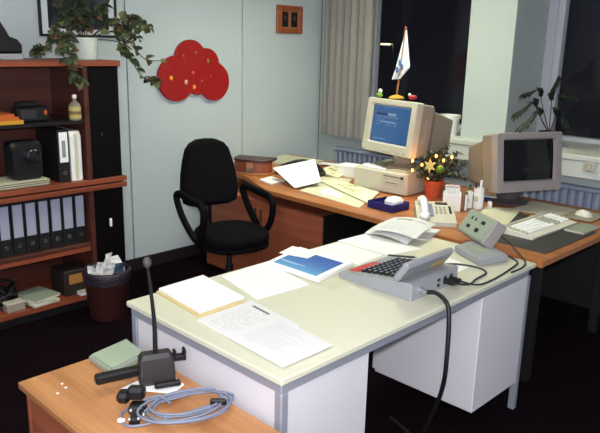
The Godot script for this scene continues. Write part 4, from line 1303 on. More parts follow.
	for k in 3:
		ball(s, F.call([0.28, 0.38, 0.25][k], [0.66, 0.74, 0.80][k], 0.003), Vector3(0.016, 0.022, 0.003), 10)
	done("emblem", s, mat(Color(0.35, 0.45, 0.68), 0.8), fl)
	var f1 := thing("figurine", "tiny green and white figurine left of the flag", "figurine", Vector3(-2.815, 1.331, -3.64))
	s = st()
	ball(s, Vector3(0, 0.016, 0), Vector3(0.022, 0.018, 0.018))
	done("body", s, mat(Color(0.45, 0.60, 0.15), 0.4), f1)
	s = st()
	ball(s, Vector3(0.004, 0.042, 0), Vector3(0.014, 0.014, 0.014))
	done("head", s, M.white, f1)
	var f2 := thing("figurine", "tiny red and white figurine right of the flag", "figurine", Vector3(-2.585, 1.331, -3.685))
	s = st()
	ball(s, Vector3(0, 0.014, 0), Vector3(0.026, 0.016, 0.018))
	ball(s, Vector3(0.02, 0.016, 0), Vector3(0.016, 0.014, 0.014))
	done("body", s, mat(Color(0.62, 0.10, 0.12), 0.4), f2)
	s = st()
	ball(s, Vector3(-0.02, 0.028, 0), Vector3(0.010, 0.012, 0.010))
	done("head", s, M.white, f2)
	# papers on the case in front of the monitor's foot
	var pm := sheet("paper_sheet", "white slip on top of the desktop computer", "paper", [V(-2.86, -3.60), V(-2.74, -3.565), V(-2.62, -3.50), V(-2.82, -3.49)], DESK + 0.1490, 0.008, M.paper, M.paper)
	pm.rotation.z = 0.0
	sheet("paper_folder", "cream folder on the desktop computer's right side", "folder", [V(-2.57, -3.58), V(-2.47, -3.62), V(-2.47, -3.51), V(-2.59, -3.51)], DESK + 0.1490, 0.012, M.paper_cream, M.paper_cream, "", "cover")
	# keyboard on the right
	var kb := thing("keyboard", "cream keyboard on the dark desk mat", "keyboard", Vector3(-1.52, DESK + 0.0045, -3.415), PI / 2 - 0.03)
	s = st()
	plate(s, [Vector2(-0.10, 0), Vector2(0.095, 0), Vector2(0.10, 0.012), Vector2(0.05, 0.02), Vector2(-0.085, 0.034), Vector2(-0.10, 0.03)], 0.50, 0.003, Transform3D(Basis(Vector3.UP, -PI / 2), Vector3.ZERO))
	done("case", s, M.key, kb)
	var k1 := st()
	var k2 := st()
	for r in 6:
		var z := -0.075 + r * 0.0235 + (0.006 if r > 0 else 0.0)
		var y := 0.030 - (z + 0.085) * 0.10 + 0.002
		var c := 0
		var x := -0.235
		while x < 0.228:
			var w := 0.018
			if r == 5 and c == 4:
				w = 0.12
			var gap := 0.012 if (absf(x - 0.055) < 0.012 or absf(x - 0.14) < 0.012) else 0.0
			x += gap
			var grey_key := x > 0.05 and x < 0.14 or r == 0 or c == 0
			cbox(k2 if grey_key else k1, Vector3(w, 0.012, 0.018), Vector3(x + w / 2, y + 0.004, z), 0.003)
			x += w + 0.0035
			c += 1
	done("keys", k1, M.white, kb, true)
	done("function_keys", k2, M.key_grey, kb, true)
	# mouse on its pad
	var mo := thing("computer_mouse", "round cream mouse on the beige mouse pad", "mouse", Vector3(-1.46, DESK + 0.0096, -3.865), 1.2)
	s = st()
	var rings := []
	for k in 7:
		var a := PI / 2 * k / 6.0
		rings.append(rrect(0.066 * cos(a) + 0.002, 0.105 * cos(a) + 0.002, 0.032 * cos(a) + 0.0005, 0.0, Transform3D(Basis(Vector3.RIGHT, PI / 2), Vector3(0, 0.002 + 0.034 * sin(a), 0))))
	loft(s, rings)
	done("shell", s, M.key, mo)
	box("button_gap", Vector3(0.002, 0.004, 0.03), Vector3(0, 0.0315, 0.022), M.beige_dark, mo, 0.0005, Basis(Vector3.RIGHT, 0.35))
	cord("cord", [Vector3(0, 0.012, -0.05), Vector3(-0.02, 0.004, -0.09), Vector3(-0.06, 0.004, -0.14)], 0.0025, M.beige_dark, mo)

# ---------------------------------------------------------------- things on the wooden desk
func desk_things() -> void:
	# christmas plant
	var t := thing("potted_plant", "small christmas plant with fairy lights in a terracotta pot", "plant", Vector3(-2.345, DESK, -3.64))
	var s := st()
	lathe(s, [Vector2(0, 0), Vector2(0.046, 0), Vector2(0.060, 0.085), Vector2(0.065, 0.086), Vector2(0.068, 0.112), Vector2(0.062, 0.112), Vector2(0.058, 0.10)], Vector3.ZERO, 28, false)
	done("pot", s, M.terracotta, t)
	s = st()
	lathe(s, [Vector2(0.060, 0.098), Vector2(0, 0.105)], Vector3.ZERO, 20)
	done("soil", s, M.soil, t)
	rng.seed = 77
	var stems := st()
	var lv := st()
	for k in 44:
		var a := rng.randf() * TAU
		var el := rng.randf_range(0.0, 1.25)
		var d := Vector3(cos(a) * cos(el), sin(el), sin(a) * cos(el))
		var l := rng.randf_range(0.14, 0.20)
		if d.x < -0.1:
			d.x = -0.1
			d.z = absf(d.z)
			l *= 0.8
		else:
			l *= 1.0 + 0.25 * d.x
		var p0 := Vector3(0.0, 0.10, 0)
		var p1 := p0 + d * l * 0.6 + Vector3(0, 0.05, 0)
		var p2 := p0 + d * l + Vector3(0, 0.035, 0)
		var pts := smooth([p0, p1, p2], 6)
		tube(stems, pts, 0.003, 5, 0.001)
		for i in 22:
			var p: Vector3 = pts[rng.randi_range(3, pts.size() - 1)]
			if p.x < -0.02 and p.z < 0.19:
				p.x = -0.02 + rng.randf() * 0.05
				p.z = maxf(p.z, 0.0)
			add_leaf(lv, p, Vector3(rng.randf_range(-1, 1), rng.randf_range(-0.3, 0.9), rng.randf_range(-1, 1)), Vector3(rng.randf_range(-0.5, 0.5), 1, rng.randf_range(0, 1)), rng.randf_range(0.025, 0.045), 0.016, [Color(0.010, 0.018, 0.008), Color(0.018, 0.03, 0.012), Color(0.03, 0.025, 0.012)][rng.randi() % 3])
	done("stems", stems, M.stem, t)
	done("foliage", lv, M.leaf, t, true)
	var bulbs := [Vector3(-0.04, 0.25, 0.19), Vector3(0.07, 0.285, 0.10), Vector3(0.125, 0.265, 0.10), Vector3(0.175, 0.29, 0.09), Vector3(-0.03, 0.192, 0.20), Vector3(-0.01, 0.222, 0.13), Vector3(0.05, 0.15, 0.14)]
	var bm := glow(Color(1.0, 0.66, 0.32), 5.0)
	for b in bulbs:
		s = st()
		ball(s, b, Vector3(0.008, 0.011, 0.008), 8)
		done("fairy_light", s, bm, t)
		var o := OmniLight3D.new()
		o.name = "bulb_light"
		o.position = b + Vector3(0, 0, 0.0)
		o.light_color = Color(1, 0.7, 0.35)
		o.light_energy = 0.006
		o.light_size = 0.006
		o.omni_range = 10.0
		o.omni_attenuation = 2.0
		o.shadow_enabled = true
		t.add_child(o, true)
	s = st()
	var wire := []
	for b in [4, 0, 5, 1, 2, 3, 6]:
		wire.append(bulbs[b] + Vector3(0, -0.012, -0.004))
	tube(s, smooth(wire, 6), 0.002, 5)
	done("light_wire", s, mat(Color(0.05, 0.09, 0.05), 0.5), t)
	s = st()
	var star := []
	for i in 12:
		var a := TAU * i / 12.0 + PI / 2
		var r := 0.040 if i % 2 == 0 else 0.018
		star.append(Vector2(cos(a) * r, sin(a) * r * 1.25))
	plate(s, star, 0.008, 0.002, Transform3D(Basis(Vector3.UP, 0.5), Vector3(0.055, 0.225, 0.14)))
	done("straw_star", s, mat(Color(0.86, 0.76, 0.42), 0.6), t)
	s = st()
	ball(s, Vector3(0.118, 0.21, 0.12), Vector3(0.026, 0.026, 0.026), 16)
	done("bauble", s, mat(Color(0.36, 0.46, 0.10), 0.25), t)
	# note cube holder with coloured pencils
	var q := thing("note_box", "white note box with a card of red tipped pencils", "box", Vector3(-2.08, DESK, -3.44), 0.55)
	s = st()
	cbox(s, Vector3(0.105, 0.10, 0.006), Vector3(0, 0.05, 0.047), 0.002)
	cbox(s, Vector3(0.105, 0.10, 0.006), Vector3(0, 0.05, -0.047), 0.002)
	for sx in [-1, 1]:
		cbox(s, Vector3(0.006, 0.10, 0.09), Vector3(sx * 0.0495, 0.05, 0), 0.002)
	cbox(s, Vector3(0.10, 0.006, 0.09), Vector3(0, 0.003, 0), 0.001)
	done("box_body", s, M.white, q)
	box("pencil_card", Vector3(0.085, 0.13, 0.012), Vector3(0.0, 0.075, -0.015), M.white, q, 0.001)
	for i in 6:
		s = st()
		tube(s, [Vector3(-0.034 + i * 0.0135, 0.08, -0.004), Vector3(-0.034 + i * 0.0135, 0.148, -0.004)], 0.0045, 6)
		var pen := done("pencil", s, M.white, q)
		s = st()
		tube(s, [Vector3(-0.034 + i * 0.0135, 0.132, -0.004), Vector3(-0.034 + i * 0.0135, 0.1375, -0.004)], 0.0055, 6)
		done("pencil_band", s, M.red, pen)
	# cups with pens
	var cups := [[Vector3(-2.035, DESK, -3.565), 0.021, 0.095, "narrow white pen cup between the note box and the taller cup"], [Vector3(-1.985, DESK, -3.585), 0.030, 0.125, "taller white pen cup full of pens by the right monitor"], [Vector3(-1.93, DESK, -3.625), 0.014, 0.045, "tiny white cup beside the taller pen cup"]]
	for i in 3:
		var c := thing("pen_cup", cups[i][3], "cup", cups[i][0], 0.0, "white cups")
		var r: float = cups[i][1]
		var h: float = cups[i][2]
		s = st()
		lathe(s, [Vector2(0, 0), Vector2(r * 0.94, 0), Vector2(r, 0.004), Vector2(r, h), Vector2(r * 0.9, h), Vector2(r * 0.88, 0.006), Vector2(0, 0.006)], Vector3.ZERO, 20, false)
		done("body", s, M.white, c)
		box("rim_label", Vector3(r * 0.9, h * 0.25, 0.002), Vector3(0, h * 0.5, r), M.paper_cream, c, 0.0005)
	var pens := [[Vector3(-1.985, DESK + 0.007, -3.585), Vector3(0.010, 0.165, 0.0), Color(0.9, 0.9, 0.9), "white pen standing tallest in the taller cup", 0.007], [Vector3(-1.99, DESK + 0.007, -3.58), Vector3(-0.016, 0.15, 0.006), Color(0.35, 0.10, 0.16), "dark red pen in the taller cup", 0.005], [Vector3(-1.985, DESK + 0.007, -3.59), Vector3(-0.004, 0.15, -0.016), Color(0.12, 0.12, 0.15), "black pen at the back of the taller cup", 0.005], [Vector3(-2.035, DESK + 0.007, -3.565), Vector3(0.004, 0.135, 0.004), Color(0.10, 0.28, 0.26), "dark green pen in the narrow cup", 0.005], [Vector3(-2.035, DESK + 0.007, -3.57), Vector3(-0.010, 0.13, -0.004), Color(0.3, 0.34, 0.4), "grey pen in the narrow cup", 0.005]]
	for p in pens:
		var o := thing("pen", p[3], "pen", p[0], 0.0, "pens in the cups")
		s = st()
		tube(s, [Vector3.ZERO, p[1] * 0.75], p[4], 8)
		done("barrel", s, M.white, o)
		s = st()
		tube(s, [p[1] * 0.75, p[1]], p[4] + 0.0006, 8)
		done("cap", s, mat(p[2], 0.4), o)
	var bk := thing("notebook", "thin dark notebook standing between note box and cups", "notebook", Vector3(-2.02, DESK, -3.50), 0.55)
	box("cover", Vector3(0.018, 0.10, 0.07), Vector3(0, 0.05, 0), mat(Color(0.12, 0.13, 0.13), 0.5), bk, 0.001)
	box("pages", Vector3(0.013, 0.096, 0.07), Vector3(0, 0.05, 0.001), M.paper, bk, 0.0005)
	# desk phone
	var ph := thing("telephone", "cream desk telephone between the pot and the print-outs", "telephone", Vector3(-1.985, DESK, -3.12), 0.70)
	s = st()
	plate(s, [Vector2(-0.12, 0), Vector2(0.12, 0), Vector2(0.12, 0.025), Vector2(-0.06, 0.075), Vector2(-0.12, 0.085)], 0.21, 0.004, Transform3D(Basis(Vector3.UP, -PI / 2), Vector3.ZERO))
	done("body", s, M.beige, ph)
	var tiltp := Basis(Vector3.RIGHT, 0.27)
	s = st()
	for k in [[-0.065, 0.104, -0.085], [-0.065, 0.056, 0.085]]:
		ball(s, Vector3(k[0], k[1] - 0.004, k[2]), Vector3(0.029, 0.020, 0.034), 14, tiltp)
	tube(s, smooth([Vector3(-0.065, 0.112, -0.085), Vector3(-0.065, 0.105, 0.0), Vector3(-0.065, 0.064, 0.085)]), 0.014, 8, -1.0, 1.4)
	done("handset", s, M.white, ph)
	box("handset_groove", Vector3(0.03, 0.004, 0.13), Vector3(-0.028, 0.066, 0.0), mat(Color(0.42, 0.46, 0.58), 0.4), ph, 0.001, tiltp)
	box("display", Vector3(0.07, 0.006, 0.022), Vector3(0.04, 0.083, -0.085), M.plastic_black, ph, 0.002, tiltp)
	for k in 4:
		box("button", Vector3(0.014, 0.010, 0.012), Vector3(0.082, 0.0725 - 0.00 - k * 0.0058, -0.042 + k * 0.021), M.plastic_black, ph, 0.003, tiltp)
	s = st()
	for i in 12:
		cbox(s, Vector3(0.014, 0.008, 0.012), Vector3(0.008 + (i % 3) * 0.022, 0.0715 - (i / 3) * 0.0058, -0.04 + (i / 3) * 0.021), 0.003, tiltp)
	done("keypad", s, M.key_grey, ph)
	var coil := []
	for i in 60:
		var u := i / 59.0
		coil.append(Vector3(-0.065 - 0.03 * sin(u * 3.0) + 0.009 * cos(i * 1.9), 0.03 - 0.018 * u + 0.009 * sin(i * 1.9) , 0.115 + 0.0 + 0.06 * sin(u * PI)))
	s = st()
	tube(s, coil, 0.0028, 5)
	done("coiled_cord", s, M.beige, ph)
	# blue tray with a white block
	var bt := thing("desk_tray", "dark blue tray in front of the desktop computer", "tray", Vector3(-2.34, DESK, -3.165), -0.05)
	s = st()
	cbox(s, Vector3(0.19, 0.006, 0.16), Vector3(0, 0.003, 0), 0.002)
	for sx in [-1, 1]:
		cbox(s, Vector3(0.006, 0.045, 0.16), Vector3(sx * 0.092, 0.0225, 0), 0.002)
		cbox(s, Vector3(0.18, 0.045, 0.006), Vector3(0, 0.0225, sx * 0.077), 0.002)
	done("tray_body", s, M.blue, bt)
	box("divider", Vector3(0.006, 0.034, 0.146), Vector3(-0.045, 0.02, 0), M.blue, bt, 0.001)
	var wbk := thing("note_block", "rounded white block standing in the dark blue tray", "note block", Vector3(-2.31, DESK + 0.0065, -3.18), -0.05)
	s = st()
	loft(s, [rrect(0.085, 0.10, 0.02, 0.0, Transform3D(Basis(Vector3.RIGHT, -PI / 2), Vector3.ZERO)), rrect(0.085, 0.10, 0.02, 0.045, Transform3D(Basis(Vector3.RIGHT, -PI / 2), Vector3.ZERO)), rrect(0.06, 0.075, 0.015, 0.062, Transform3D(Basis(Vector3.RIGHT, -PI / 2), Vector3.ZERO))], false)
	done("block", s, M.white, wbk)
	box("top_slip", Vector3(0.05, 0.002, 0.06), Vector3(0, 0.0632, 0), M.paper, wbk, 0.0005)
	# sill: white pot and palm
	var wp := thing("flower_pot", "white flower pot on the left windowsill behind the monitor", "pot", Vector3(-2.835, 1.005, -4.56))
	s = st()
	lathe(s, [Vector2(0, 0), Vector2(0.060, 0), Vector2(0.078, 0.13), Vector2(0.084, 0.131), Vector2(0.086, 0.155), Vector2(0.078, 0.155), Vector2(0.074, 0.13), Vector2(0, 0.13)], Vector3.ZERO, 28, false)
	done("body", s, M.white, wp)
	s = st()
	lathe(s, [Vector2(0.074, 0.131), Vector2(0, 0.14)], Vector3.ZERO, 20)
	done("soil", s, M.soil, wp)
	var pl := thing("palm_plant", "dark drooping palm on the right windowsill behind the monitor", "plant", Vector3(-2.06, 1.005, -4.62))
	s = st()
	lathe(s, [Vector2(0, 0), Vector2(0.055, 0), Vector2(0.07, 0.10), Vector2(0.072, 0.105), Vector2(0.066, 0.105), Vector2(0.064, 0.09), Vector2(0, 0.09)], Vector3.ZERO, 24)
	done("pot", s, mat(Color(0.25, 0.16, 0.12), 0.6), pl)
	stems = st()
	lv = st()
	rng.seed = 4
	var fr := [[Vector3(-0.12, 0.30, 0.02), Vector3(-0.24, 0.22, 0.03)], [Vector3(0.0, 0.36, 0.02), Vector3(0.03, 0.46, 0.02)], [Vector3(0.08, 0.34, 0.04), Vector3(0.16, 0.36, 0.06)], [Vector3(-0.10, 0.38, 0.0), Vector3(-0.20, 0.36, 0.0)], [Vector3(-0.06, 0.24, 0.06), Vector3(-0.17, 0.13, 0.09)], [Vector3(0.06, 0.25, 0.05), Vector3(0.13, 0.20, 0.06)]]
	for f in fr:
		var pts := smooth([Vector3(0, 0.09, 0), f[0] * 0.8, f[0], f[1]], 8)
		tube(stems, pts, 0.004, 5, 0.0015)
		for i in range(10, pts.size()):
			for sg in [-1, 1]:
				var dd: Vector3 = (pts[i] - pts[i - 1]).normalized()
				add_leaf(lv, pts[i], dd + Vector3(0, -0.5, sg * 0.6) + Vector3(sg * 0.5, 0, 0), Vector3.UP, rng.randf_range(0.06, 0.10), 0.022, [Color(0.012, 0.02, 0.012), Color(0.02, 0.032, 0.018)][rng.randi() % 2])
	done("stems", stems, M.stem, pl)
	done("foliage", lv, M.leaf, pl, true)

# ---------------------------------------------------------------- devices on the white desk
func devices() -> void:
	# console: wedge, low at -x, high at +x
	var t := thing("phone_console", "grey wedge shaped phone console with black keys and red display", "console", Vector3(-1.36, DESK, -2.18))
	var s := st()
	plate(s, [Vector2(-0.365, 0.0), Vector2(0, 0), Vector2(0, 0.068), Vector2(-0.015, 0.072), Vector2(-0.10, 0.060), Vector2(-0.36, 0.024), Vector2(-0.37, 0.014)], 0.33, 0.005, Transform3D(Basis.IDENTITY, Vector3.ZERO))
	done("body", s, M.grey, t)
	var slope := Basis(Vector3.BACK, atan2(0.038, 0.275))
	s = st()
	cbox(s, Vector3(0.05, 0.004, 0.16), Vector3(-0.322, 0.0310, -0.025 + 0.06), 0.001, slope)
	done("red_display", s, mat(Color(0.80, 0.16, 0.09), 0.3), t)
	s = st()
	for i in 6:
		for j in 9:
			cbox(s, Vector3(0.021, 0.012, 0.022), Vector3(-0.275 + i * 0.029, 0.037 + i * 0.029 * 0.138 + 0.004, 0.105 - j * 0.0285), 0.003, slope)
	done("keypad", s, M.plastic_black, t, true)
	s = st()
	for i in 6:
		for j in 9:
			cbox(s, Vector3(0.010, 0.002, 0.012), Vector3(-0.2755 + i * 0.029, 0.0435 + i * 0.029 * 0.138 + 0.004, 0.105 - j * 0.0285), 0.0005, slope)
	done("key_legends", s, mat(Color(0.45, 0.5, 0.55), 0.5), t, true)
	# raised display lid
	var lean := Basis(Vector3.BACK, -0.62)
	s = st()
	cbox(s, Vector3(0.028, 0.095, 0.325), Vector3(-0.045, 0.110, 0.02), 0.010, lean)
	var lid := done("display_lid", s, M.grey, t)
	box("lid_window", Vector3(0.004, 0.05, 0.22), Vector3(-0.045, 0.110, 0.02) + lean * Vector3(-0.0145, 0.008, 0), mat(Color(0.30, 0.34, 0.32), 0.2), lid, 0.001, lean)
	box("lid_label", Vector3(0.003, 0.022, 0.09), Vector3(-0.045, 0.110, 0.02) + lean * Vector3(0.0145, -0.012, -0.09), mat(Color(0.75, 0.62, 0.30), 0.6), lid, 0.001, lean)
	# sockets on the +x face
	for i in 6:
		box("port", Vector3(0.004, 0.012, 0.018), Vector3(0.0008, [0.044, 0.022][i % 2], -0.02 - (i / 2) * 0.045), M.dark_grey, t, 0.001)
	s = st()
	lathe(s, [Vector2(0.013, 0), Vector2(0.013, 0.018), Vector2(0.009, 0.02), Vector2(0.009, 0.034), Vector2(0, 0.034)], Vector3(0.0, 0.034, 0.105), 16, false, Basis(Vector3.FORWARD, PI / 2))
	done("plug", s, M.silver, t)
	s = st()
	cbox(s, Vector3(0.05, 0.018, 0.026), Vector3(0.026, 0.033, -0.10), 0.004)
	cbox(s, Vector3(0.05, 0.018, 0.026), Vector3(0.026, 0.033, -0.062), 0.004)
	done("black_plug", s, M.black, t)
	# heavy cable dropping off the edge
	var c := tag(cord("power_cable", [Vector3(-1.327, 0.764, -2.075), Vector3(-1.29, 0.768, -2.082), Vector3(-1.235, 0.745, -2.07), Vector3(-1.212, 0.68, -2.055), Vector3(-1.20, 0.55, -2.04), Vector3(-1.21, 0.44, -2.05), Vector3(-1.26, 0.30, -2.09), Vector3(-1.33, 0.13, -2.12), Vector3(-1.38, 0.012, -2.16), Vector3(-1.48, 0.010, -2.25), Vector3(-1.62, 0.010, -2.30)], 0.0085, M.black, self), "thick black cable from the grey console hanging over the desk edge", "cable")
	# thin cables
	tag(cord("thin_cable", [Vector3(-1.31, 0.763, -2.28), Vector3(-1.275, 0.738, -2.36), Vector3(-1.270, 0.7345, -2.48), Vector3(-1.285, 0.7345, -2.64), Vector3(-1.312, 0.7345, -2.77), Vector3(-1.40, 0.7345, -2.835)], 0.0042, M.dark_grey, self), "thin dark cable along the desk edge from the console to the flat base", "cable", "thin cables behind the console")
	tag(cord("thin_cable", [Vector3(-1.31, 0.763, -2.242), Vector3(-1.300, 0.740, -2.33), Vector3(-1.318, 0.7365, -2.42), Vector3(-1.333, 0.7365, -2.53), Vector3(-1.40, 0.7365, -2.56), Vector3(-1.48, 0.7370, -2.53), Vector3(-1.53, 0.7365, -2.45), Vector3(-1.50, 0.7365, -2.37)], 0.0042, M.dark_grey, self), "thin dark cable looping over the white sheet behind the console", "cable", "thin cables behind the console")
	tag(cord("thin_cable", [Vector3(-1.50, 0.80, -2.93), Vector3(-1.44, 0.765, -2.93), Vector3(-1.36, 0.74, -2.88), Vector3(-1.29, 0.7345, -2.80), Vector3(-1.262, 0.7345, -2.72), Vector3(-1.262, 0.7345, -2.62)], 0.0042, M.dark_grey, self), "thin dark cable curving from behind the tilted device to the desk corner", "cable", "thin cables behind the console")
	# flat base unit
	var b := thing("charger_base", "flat grey base unit under the tilted device", "charger", Vector3(-1.48, DESK, -2.735))
	s = st()
	var q := [V(-0.115, 0.035), V(0.08, 0.145), V(0.13, -0.015), V(-0.10, -0.155)]
	plate(s, q, 0.034, 0.006, Transform3D(Basis(Vector3.RIGHT, PI / 2), Vector3(0, 0.018, 0)))
	done("body", s, M.grey, b)
	box("recess_pad", Vector3(0.13, 0.004, 0.06), Vector3(-0.01, 0.0355, 0.0), M.grey_green, b, 0.001, Basis(Vector3.UP, -0.5))
	# tilted device
	var d := thing("intercom_unit", "grey box device with dark slots tilted on the flat base", "device", Vector3(-1.60, 0.780, -2.83))
	d.rotation = Vector3(-0.594, -0.568, 0)
	d.position.y += 0.006
	s = st()
	cbox(s, Vector3(0.262, 0.132, 0.066), Vector3(0, 0.061, -0.033), 0.006)
	done("body", s, mat(Color(0.56, 0.54, 0.52), 0.5), d)
	box("face_plate", Vector3(0.244, 0.114, 0.004), Vector3(-0.002, 0.061, 0.001), M.grey_green, d, 0.002)
	for k in [[-0.065, 0.085, 0.012, 0.016], [-0.028, 0.085, 0.012, 0.016], [0.045, 0.085, 0.034, 0.018], [-0.055, 0.040, 0.030, 0.018], [0.03, 0.040, 0.034, 0.020]]:
		box("slot", Vector3(k[2], k[3], 0.004), Vector3(k[0], k[1], 0.003), M.plastic_black, d, 0.001)
	box("stand", Vector3(0.10, 0.03, 0.03), Vector3(0.02, 0.02, -0.07), M.grey, d, 0.004)

# ---------------------------------------------------------------- foreground
func foreground() -> void:
	var Y := 0.572
	var g := thing("desk_box", "flat grey green plastic box left of the microphone", "box", Vector3(-1.955, Y, -1.12))
	var s := st()
	plate(s, [V(-0.062, 0.08), V(0.092, 0.082), V(0.055, -0.075), V(-0.092, -0.09)], 0.026, 0.006, Transform3D(Basis(Vector3.RIGHT, PI / 2), Vector3(0, 0.013, 0)))
	done("body", s, M.grey_green, g)
	s = st()
	plate(s, [V(-0.055, 0.072), V(0.082, 0.074), V(0.048, -0.068), V(-0.082, -0.082)], 0.006, 0.002, Transform3D(Basis(Vector3.RIGHT, PI / 2), Vector3(0, 0.0285, 0)))
	done("lid", s, mat(Color(0.60, 0.66, 0.57), 0.5), g)
	sheet("card", "white card under the microphone base", "card", [V(-1.80, -1.20), V(-1.66, -1.185), V(-1.635, -1.125), V(-1.775, -1.02)], Y, 0.003, M.paper, M.paper)
	# paging microphone
	var m := thing("desk_microphone", "black desk microphone with a thin gooseneck and side bar", "microphone", Vector3(-1.745, Y + 0.004, -1.136), 1.15)
	s = st()
	loft(s, [rrect(0.118, 0.07, 0.012, 0.0, Transform3D(Basis(Vector3.RIGHT, -PI / 2), Vector3.ZERO)), rrect(0.120, 0.064, 0.012, 0.03, Transform3D(Basis(Vector3.RIGHT, -PI / 2), Vector3(0, 0, -0.004))), rrect(0.112, 0.05, 0.012, 0.080, Transform3D(Basis(Vector3.RIGHT, -PI / 2), Vector3(0, 0, -0.012))), rrect(0.096, 0.034, 0.010, 0.094, Transform3D(Basis(Vector3.RIGHT, -PI / 2), Vector3(0, 0, -0.014)))], false)
	done("base", s, mat(Color(0.13, 0.115, 0.12), 0.45), m)
	box("front_plate", Vector3(0.096, 0.074, 0.004), Vector3(0, 0.045, 0.027), mat(Color(0.17, 0.15, 0.155), 0.35), m, 0.003, Basis(Vector3.RIGHT, -0.16))
	box("side_bar", Vector3(0.15, 0.030, 0.036), Vector3(-0.122, 0.036, -0.005), M.plastic_black, m, 0.006, Basis(Vector3.UP, 0.15))
	box("foot_bar", Vector3(0.085, 0.018, 0.024), Vector3(0.025, 0.010, 0.060), M.plastic_black, m, 0.005)
	s = st()
	cbox(s, Vector3(0.045, 0.018, 0.028), Vector3(0.075, 0.062, -0.018), 0.004)
	cbox(s, Vector3(0.010, 0.040, 0.028), Vector3(0.096, 0.072, -0.018), 0.003)
	cbox(s, Vector3(0.010, 0.024, 0.028), Vector3(0.064, 0.078, -0.018), 0.003)
	done("bracket", s, M.plastic_black, m)
	s = st()
	ball(s, Vector3(0.018, 0.012, 0.029), Vector3(0.003, 0.003, 0.003), 8)
	done("indicator", s, M.silver, m)
	s = st()
	var inv := m.transform.affine_inverse()
	var p0 := Vector3(0.0, 0.088, -0.014)
	var p2 := inv * Vector3(-1.802, 0.962, -1.15)
	tube(s, smooth([p0, p0.lerp(p2, 0.35) + Vector3(0.006, 0, 0), p0.lerp(p2, 0.7) + Vector3(0.004, 0, 0), p2], 8), 0.0085, 10, 0.0048)
	done("gooseneck", s, mat(Color(0.10, 0.095, 0.10), 0.3, 0.4), m)
	s = st()
	ball(s, p2 + Vector3(0, 0.006, 0), Vector3(0.0145, 0.019, 0.0145), 16)
	done("head", s, mat(Color(0.26, 0.24, 0.25), 0.55), m)
	# coiled cable
	var c := thing("cable_coil", "light blue cable coiled in front of the microphone", "cable", Vector3(-1.525, Y, -1.10))
	rng.seed = 12
	var pts := []
	var loops := 5
	var ax := Vector3(0.30, 0, -0.95).normalized()
	var bx := Vector3(0.95, 0, 0.30).normalized()
	for i in loops * 14:
		var a := TAU * i / 14.0
		var k := i / 14.0
		var ra := 0.125 + 0.020 * sin(k * 2.4) + rng.randf_range(-0.003, 0.003)
		var rb := 0.075 + 0.018 * cos(k * 1.9 + 0.6) + rng.randf_range(-0.003, 0.003)
		pts.append(ax * (cos(a) * ra + 0.012 * sin(k * 1.3)) + bx * (sin(a) * rb + 0.012 * cos(k * 2.1)) + Vector3(0, 0.006 + k * 0.0035 + 0.004 * (1 + sin(a * 0.5 + k)), 0))
	s = st()
	tube(s, smooth(pts, 4), 0.0042, 7)
	done("loops", s, M.cable_blue, c)
	s = st()
	tube(s, smooth([pts[0], Vector3(-0.02, 0.005, 0.16), Vector3(-0.10, 0.005, 0.17), Vector3(-0.125, 0.005, 0.115), Vector3(-0.09, 0.03, 0.05), Vector3(-0.02, 0.035, 0.05)], 8), 0.0042, 7)
	done("loose_end", s, M.cable_blue, c)
	box("plug", Vector3(0.022, 0.012, 0.014), Vector3(-0.075, 0.008, 0.185), M.white, c, 0.003, Basis(Vector3.UP, 0.5))
	box("cable_tie", Vector3(0.05, 0.02, 0.018), Vector3(0.055, 0.022, -0.075), M.plastic_black, c, 0.005, Basis(Vector3.UP, 0.8))
	# black connector with silver screws
	var k := thing("cable_connector", "black double connector with silver screws beside the cable coil", "connector", Vector3(-1.622, Y, -0.985), 0.8)
	s = st()
	cbox(s, Vector3(0.055, 0.04, 0.042), Vector3(-0.01, 0.045, -0.035), 0.010)
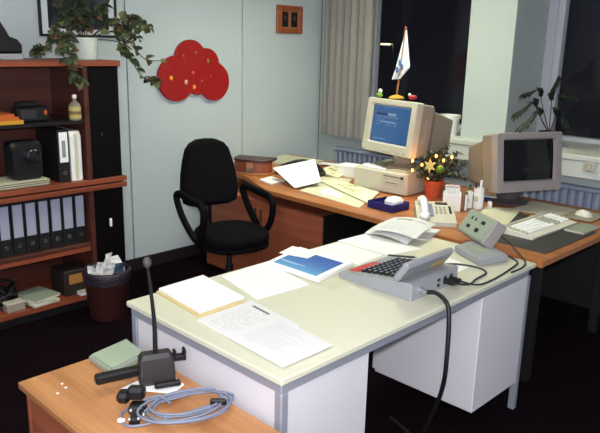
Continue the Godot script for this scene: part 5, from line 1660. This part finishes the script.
	cbox(s, Vector3(0.04, 0.034, 0.05), Vector3(-0.045, 0.040, -0.02), 0.010)
	cbox(s, Vector3(0.05, 0.026, 0.05), Vector3(0.0, 0.013, 0.0), 0.006)
	done("body", s, M.plastic_black, k)
	s = st()
	cbox(s, Vector3(0.03, 0.022, 0.06), Vector3(0.005, 0.011, 0.05), 0.004)
	done("socket_block", s, M.black, k)
	for q in [[-0.008, 0.078], [0.018, 0.074], [-0.014, 0.030], [0.028, 0.052]]:
		s = st()
		ball(s, Vector3(q[0], 0.020, q[1]), Vector3(0.006, 0.006, 0.006), 8)
		done("screw", s, M.silver, k)
	# scraps of white paper
	var sc := [V(-1.936, -0.899), V(-1.905, -0.896), V(-1.888, -0.860)]
	for i in 3:
		var o := thing("paper_scrap", ["white paper scrap farthest from the low cabinet's near edge", "white paper scrap in the middle of the three", "white paper scrap nearest the low cabinet's near edge"][i], "paper scrap", Vector3(sc[i].x, Y, sc[i].y), i * 1.1, "white scraps on the low cabinet")
		s = st()
		lathe(s, [Vector2(0, 0), Vector2(0.0042, 0), Vector2(0.0045, 0.0015), Vector2(0.002, 0.0022), Vector2(0, 0.0022)], Vector3.ZERO, 9, false)
		done("scrap", s, M.paper, o)

func _ready() -> void:
	var cam := Camera3D.new()
	cam.name = "camera"
	cam.fov = 35.6135
	cam.near = 0.05
	cam.far = 100.0
	cam.position = Vector3(0, 1.67, 0)
	cam.rotation_order = EULER_ORDER_YXZ
	cam.rotation = Vector3(-0.251945, 0.769976, 0.024753)
	add_child(cam)
	cam.current = true
	var env := Environment.new()
	env.background_mode = Environment.BG_COLOR
	env.background_color = Color(0.035, 0.025, 0.05)
	env.tonemap_mode = Environment.TONE_MAPPER_LINEAR
	env.tonemap_exposure = 1.0
	env.sdfgi_enabled = true
	env.ssao_enabled = true
	env.ssil_enabled = true
	var we := WorldEnvironment.new()
	we.name = "world_environment"
	we.environment = env
	add_child(we)
	materials()
	lights()
	room()
	desks()
	bookcase()
	around_bookcase()
	wall_things()
	chair()
	computers()
	papers()
	desk_things()
	devices()
	foreground()
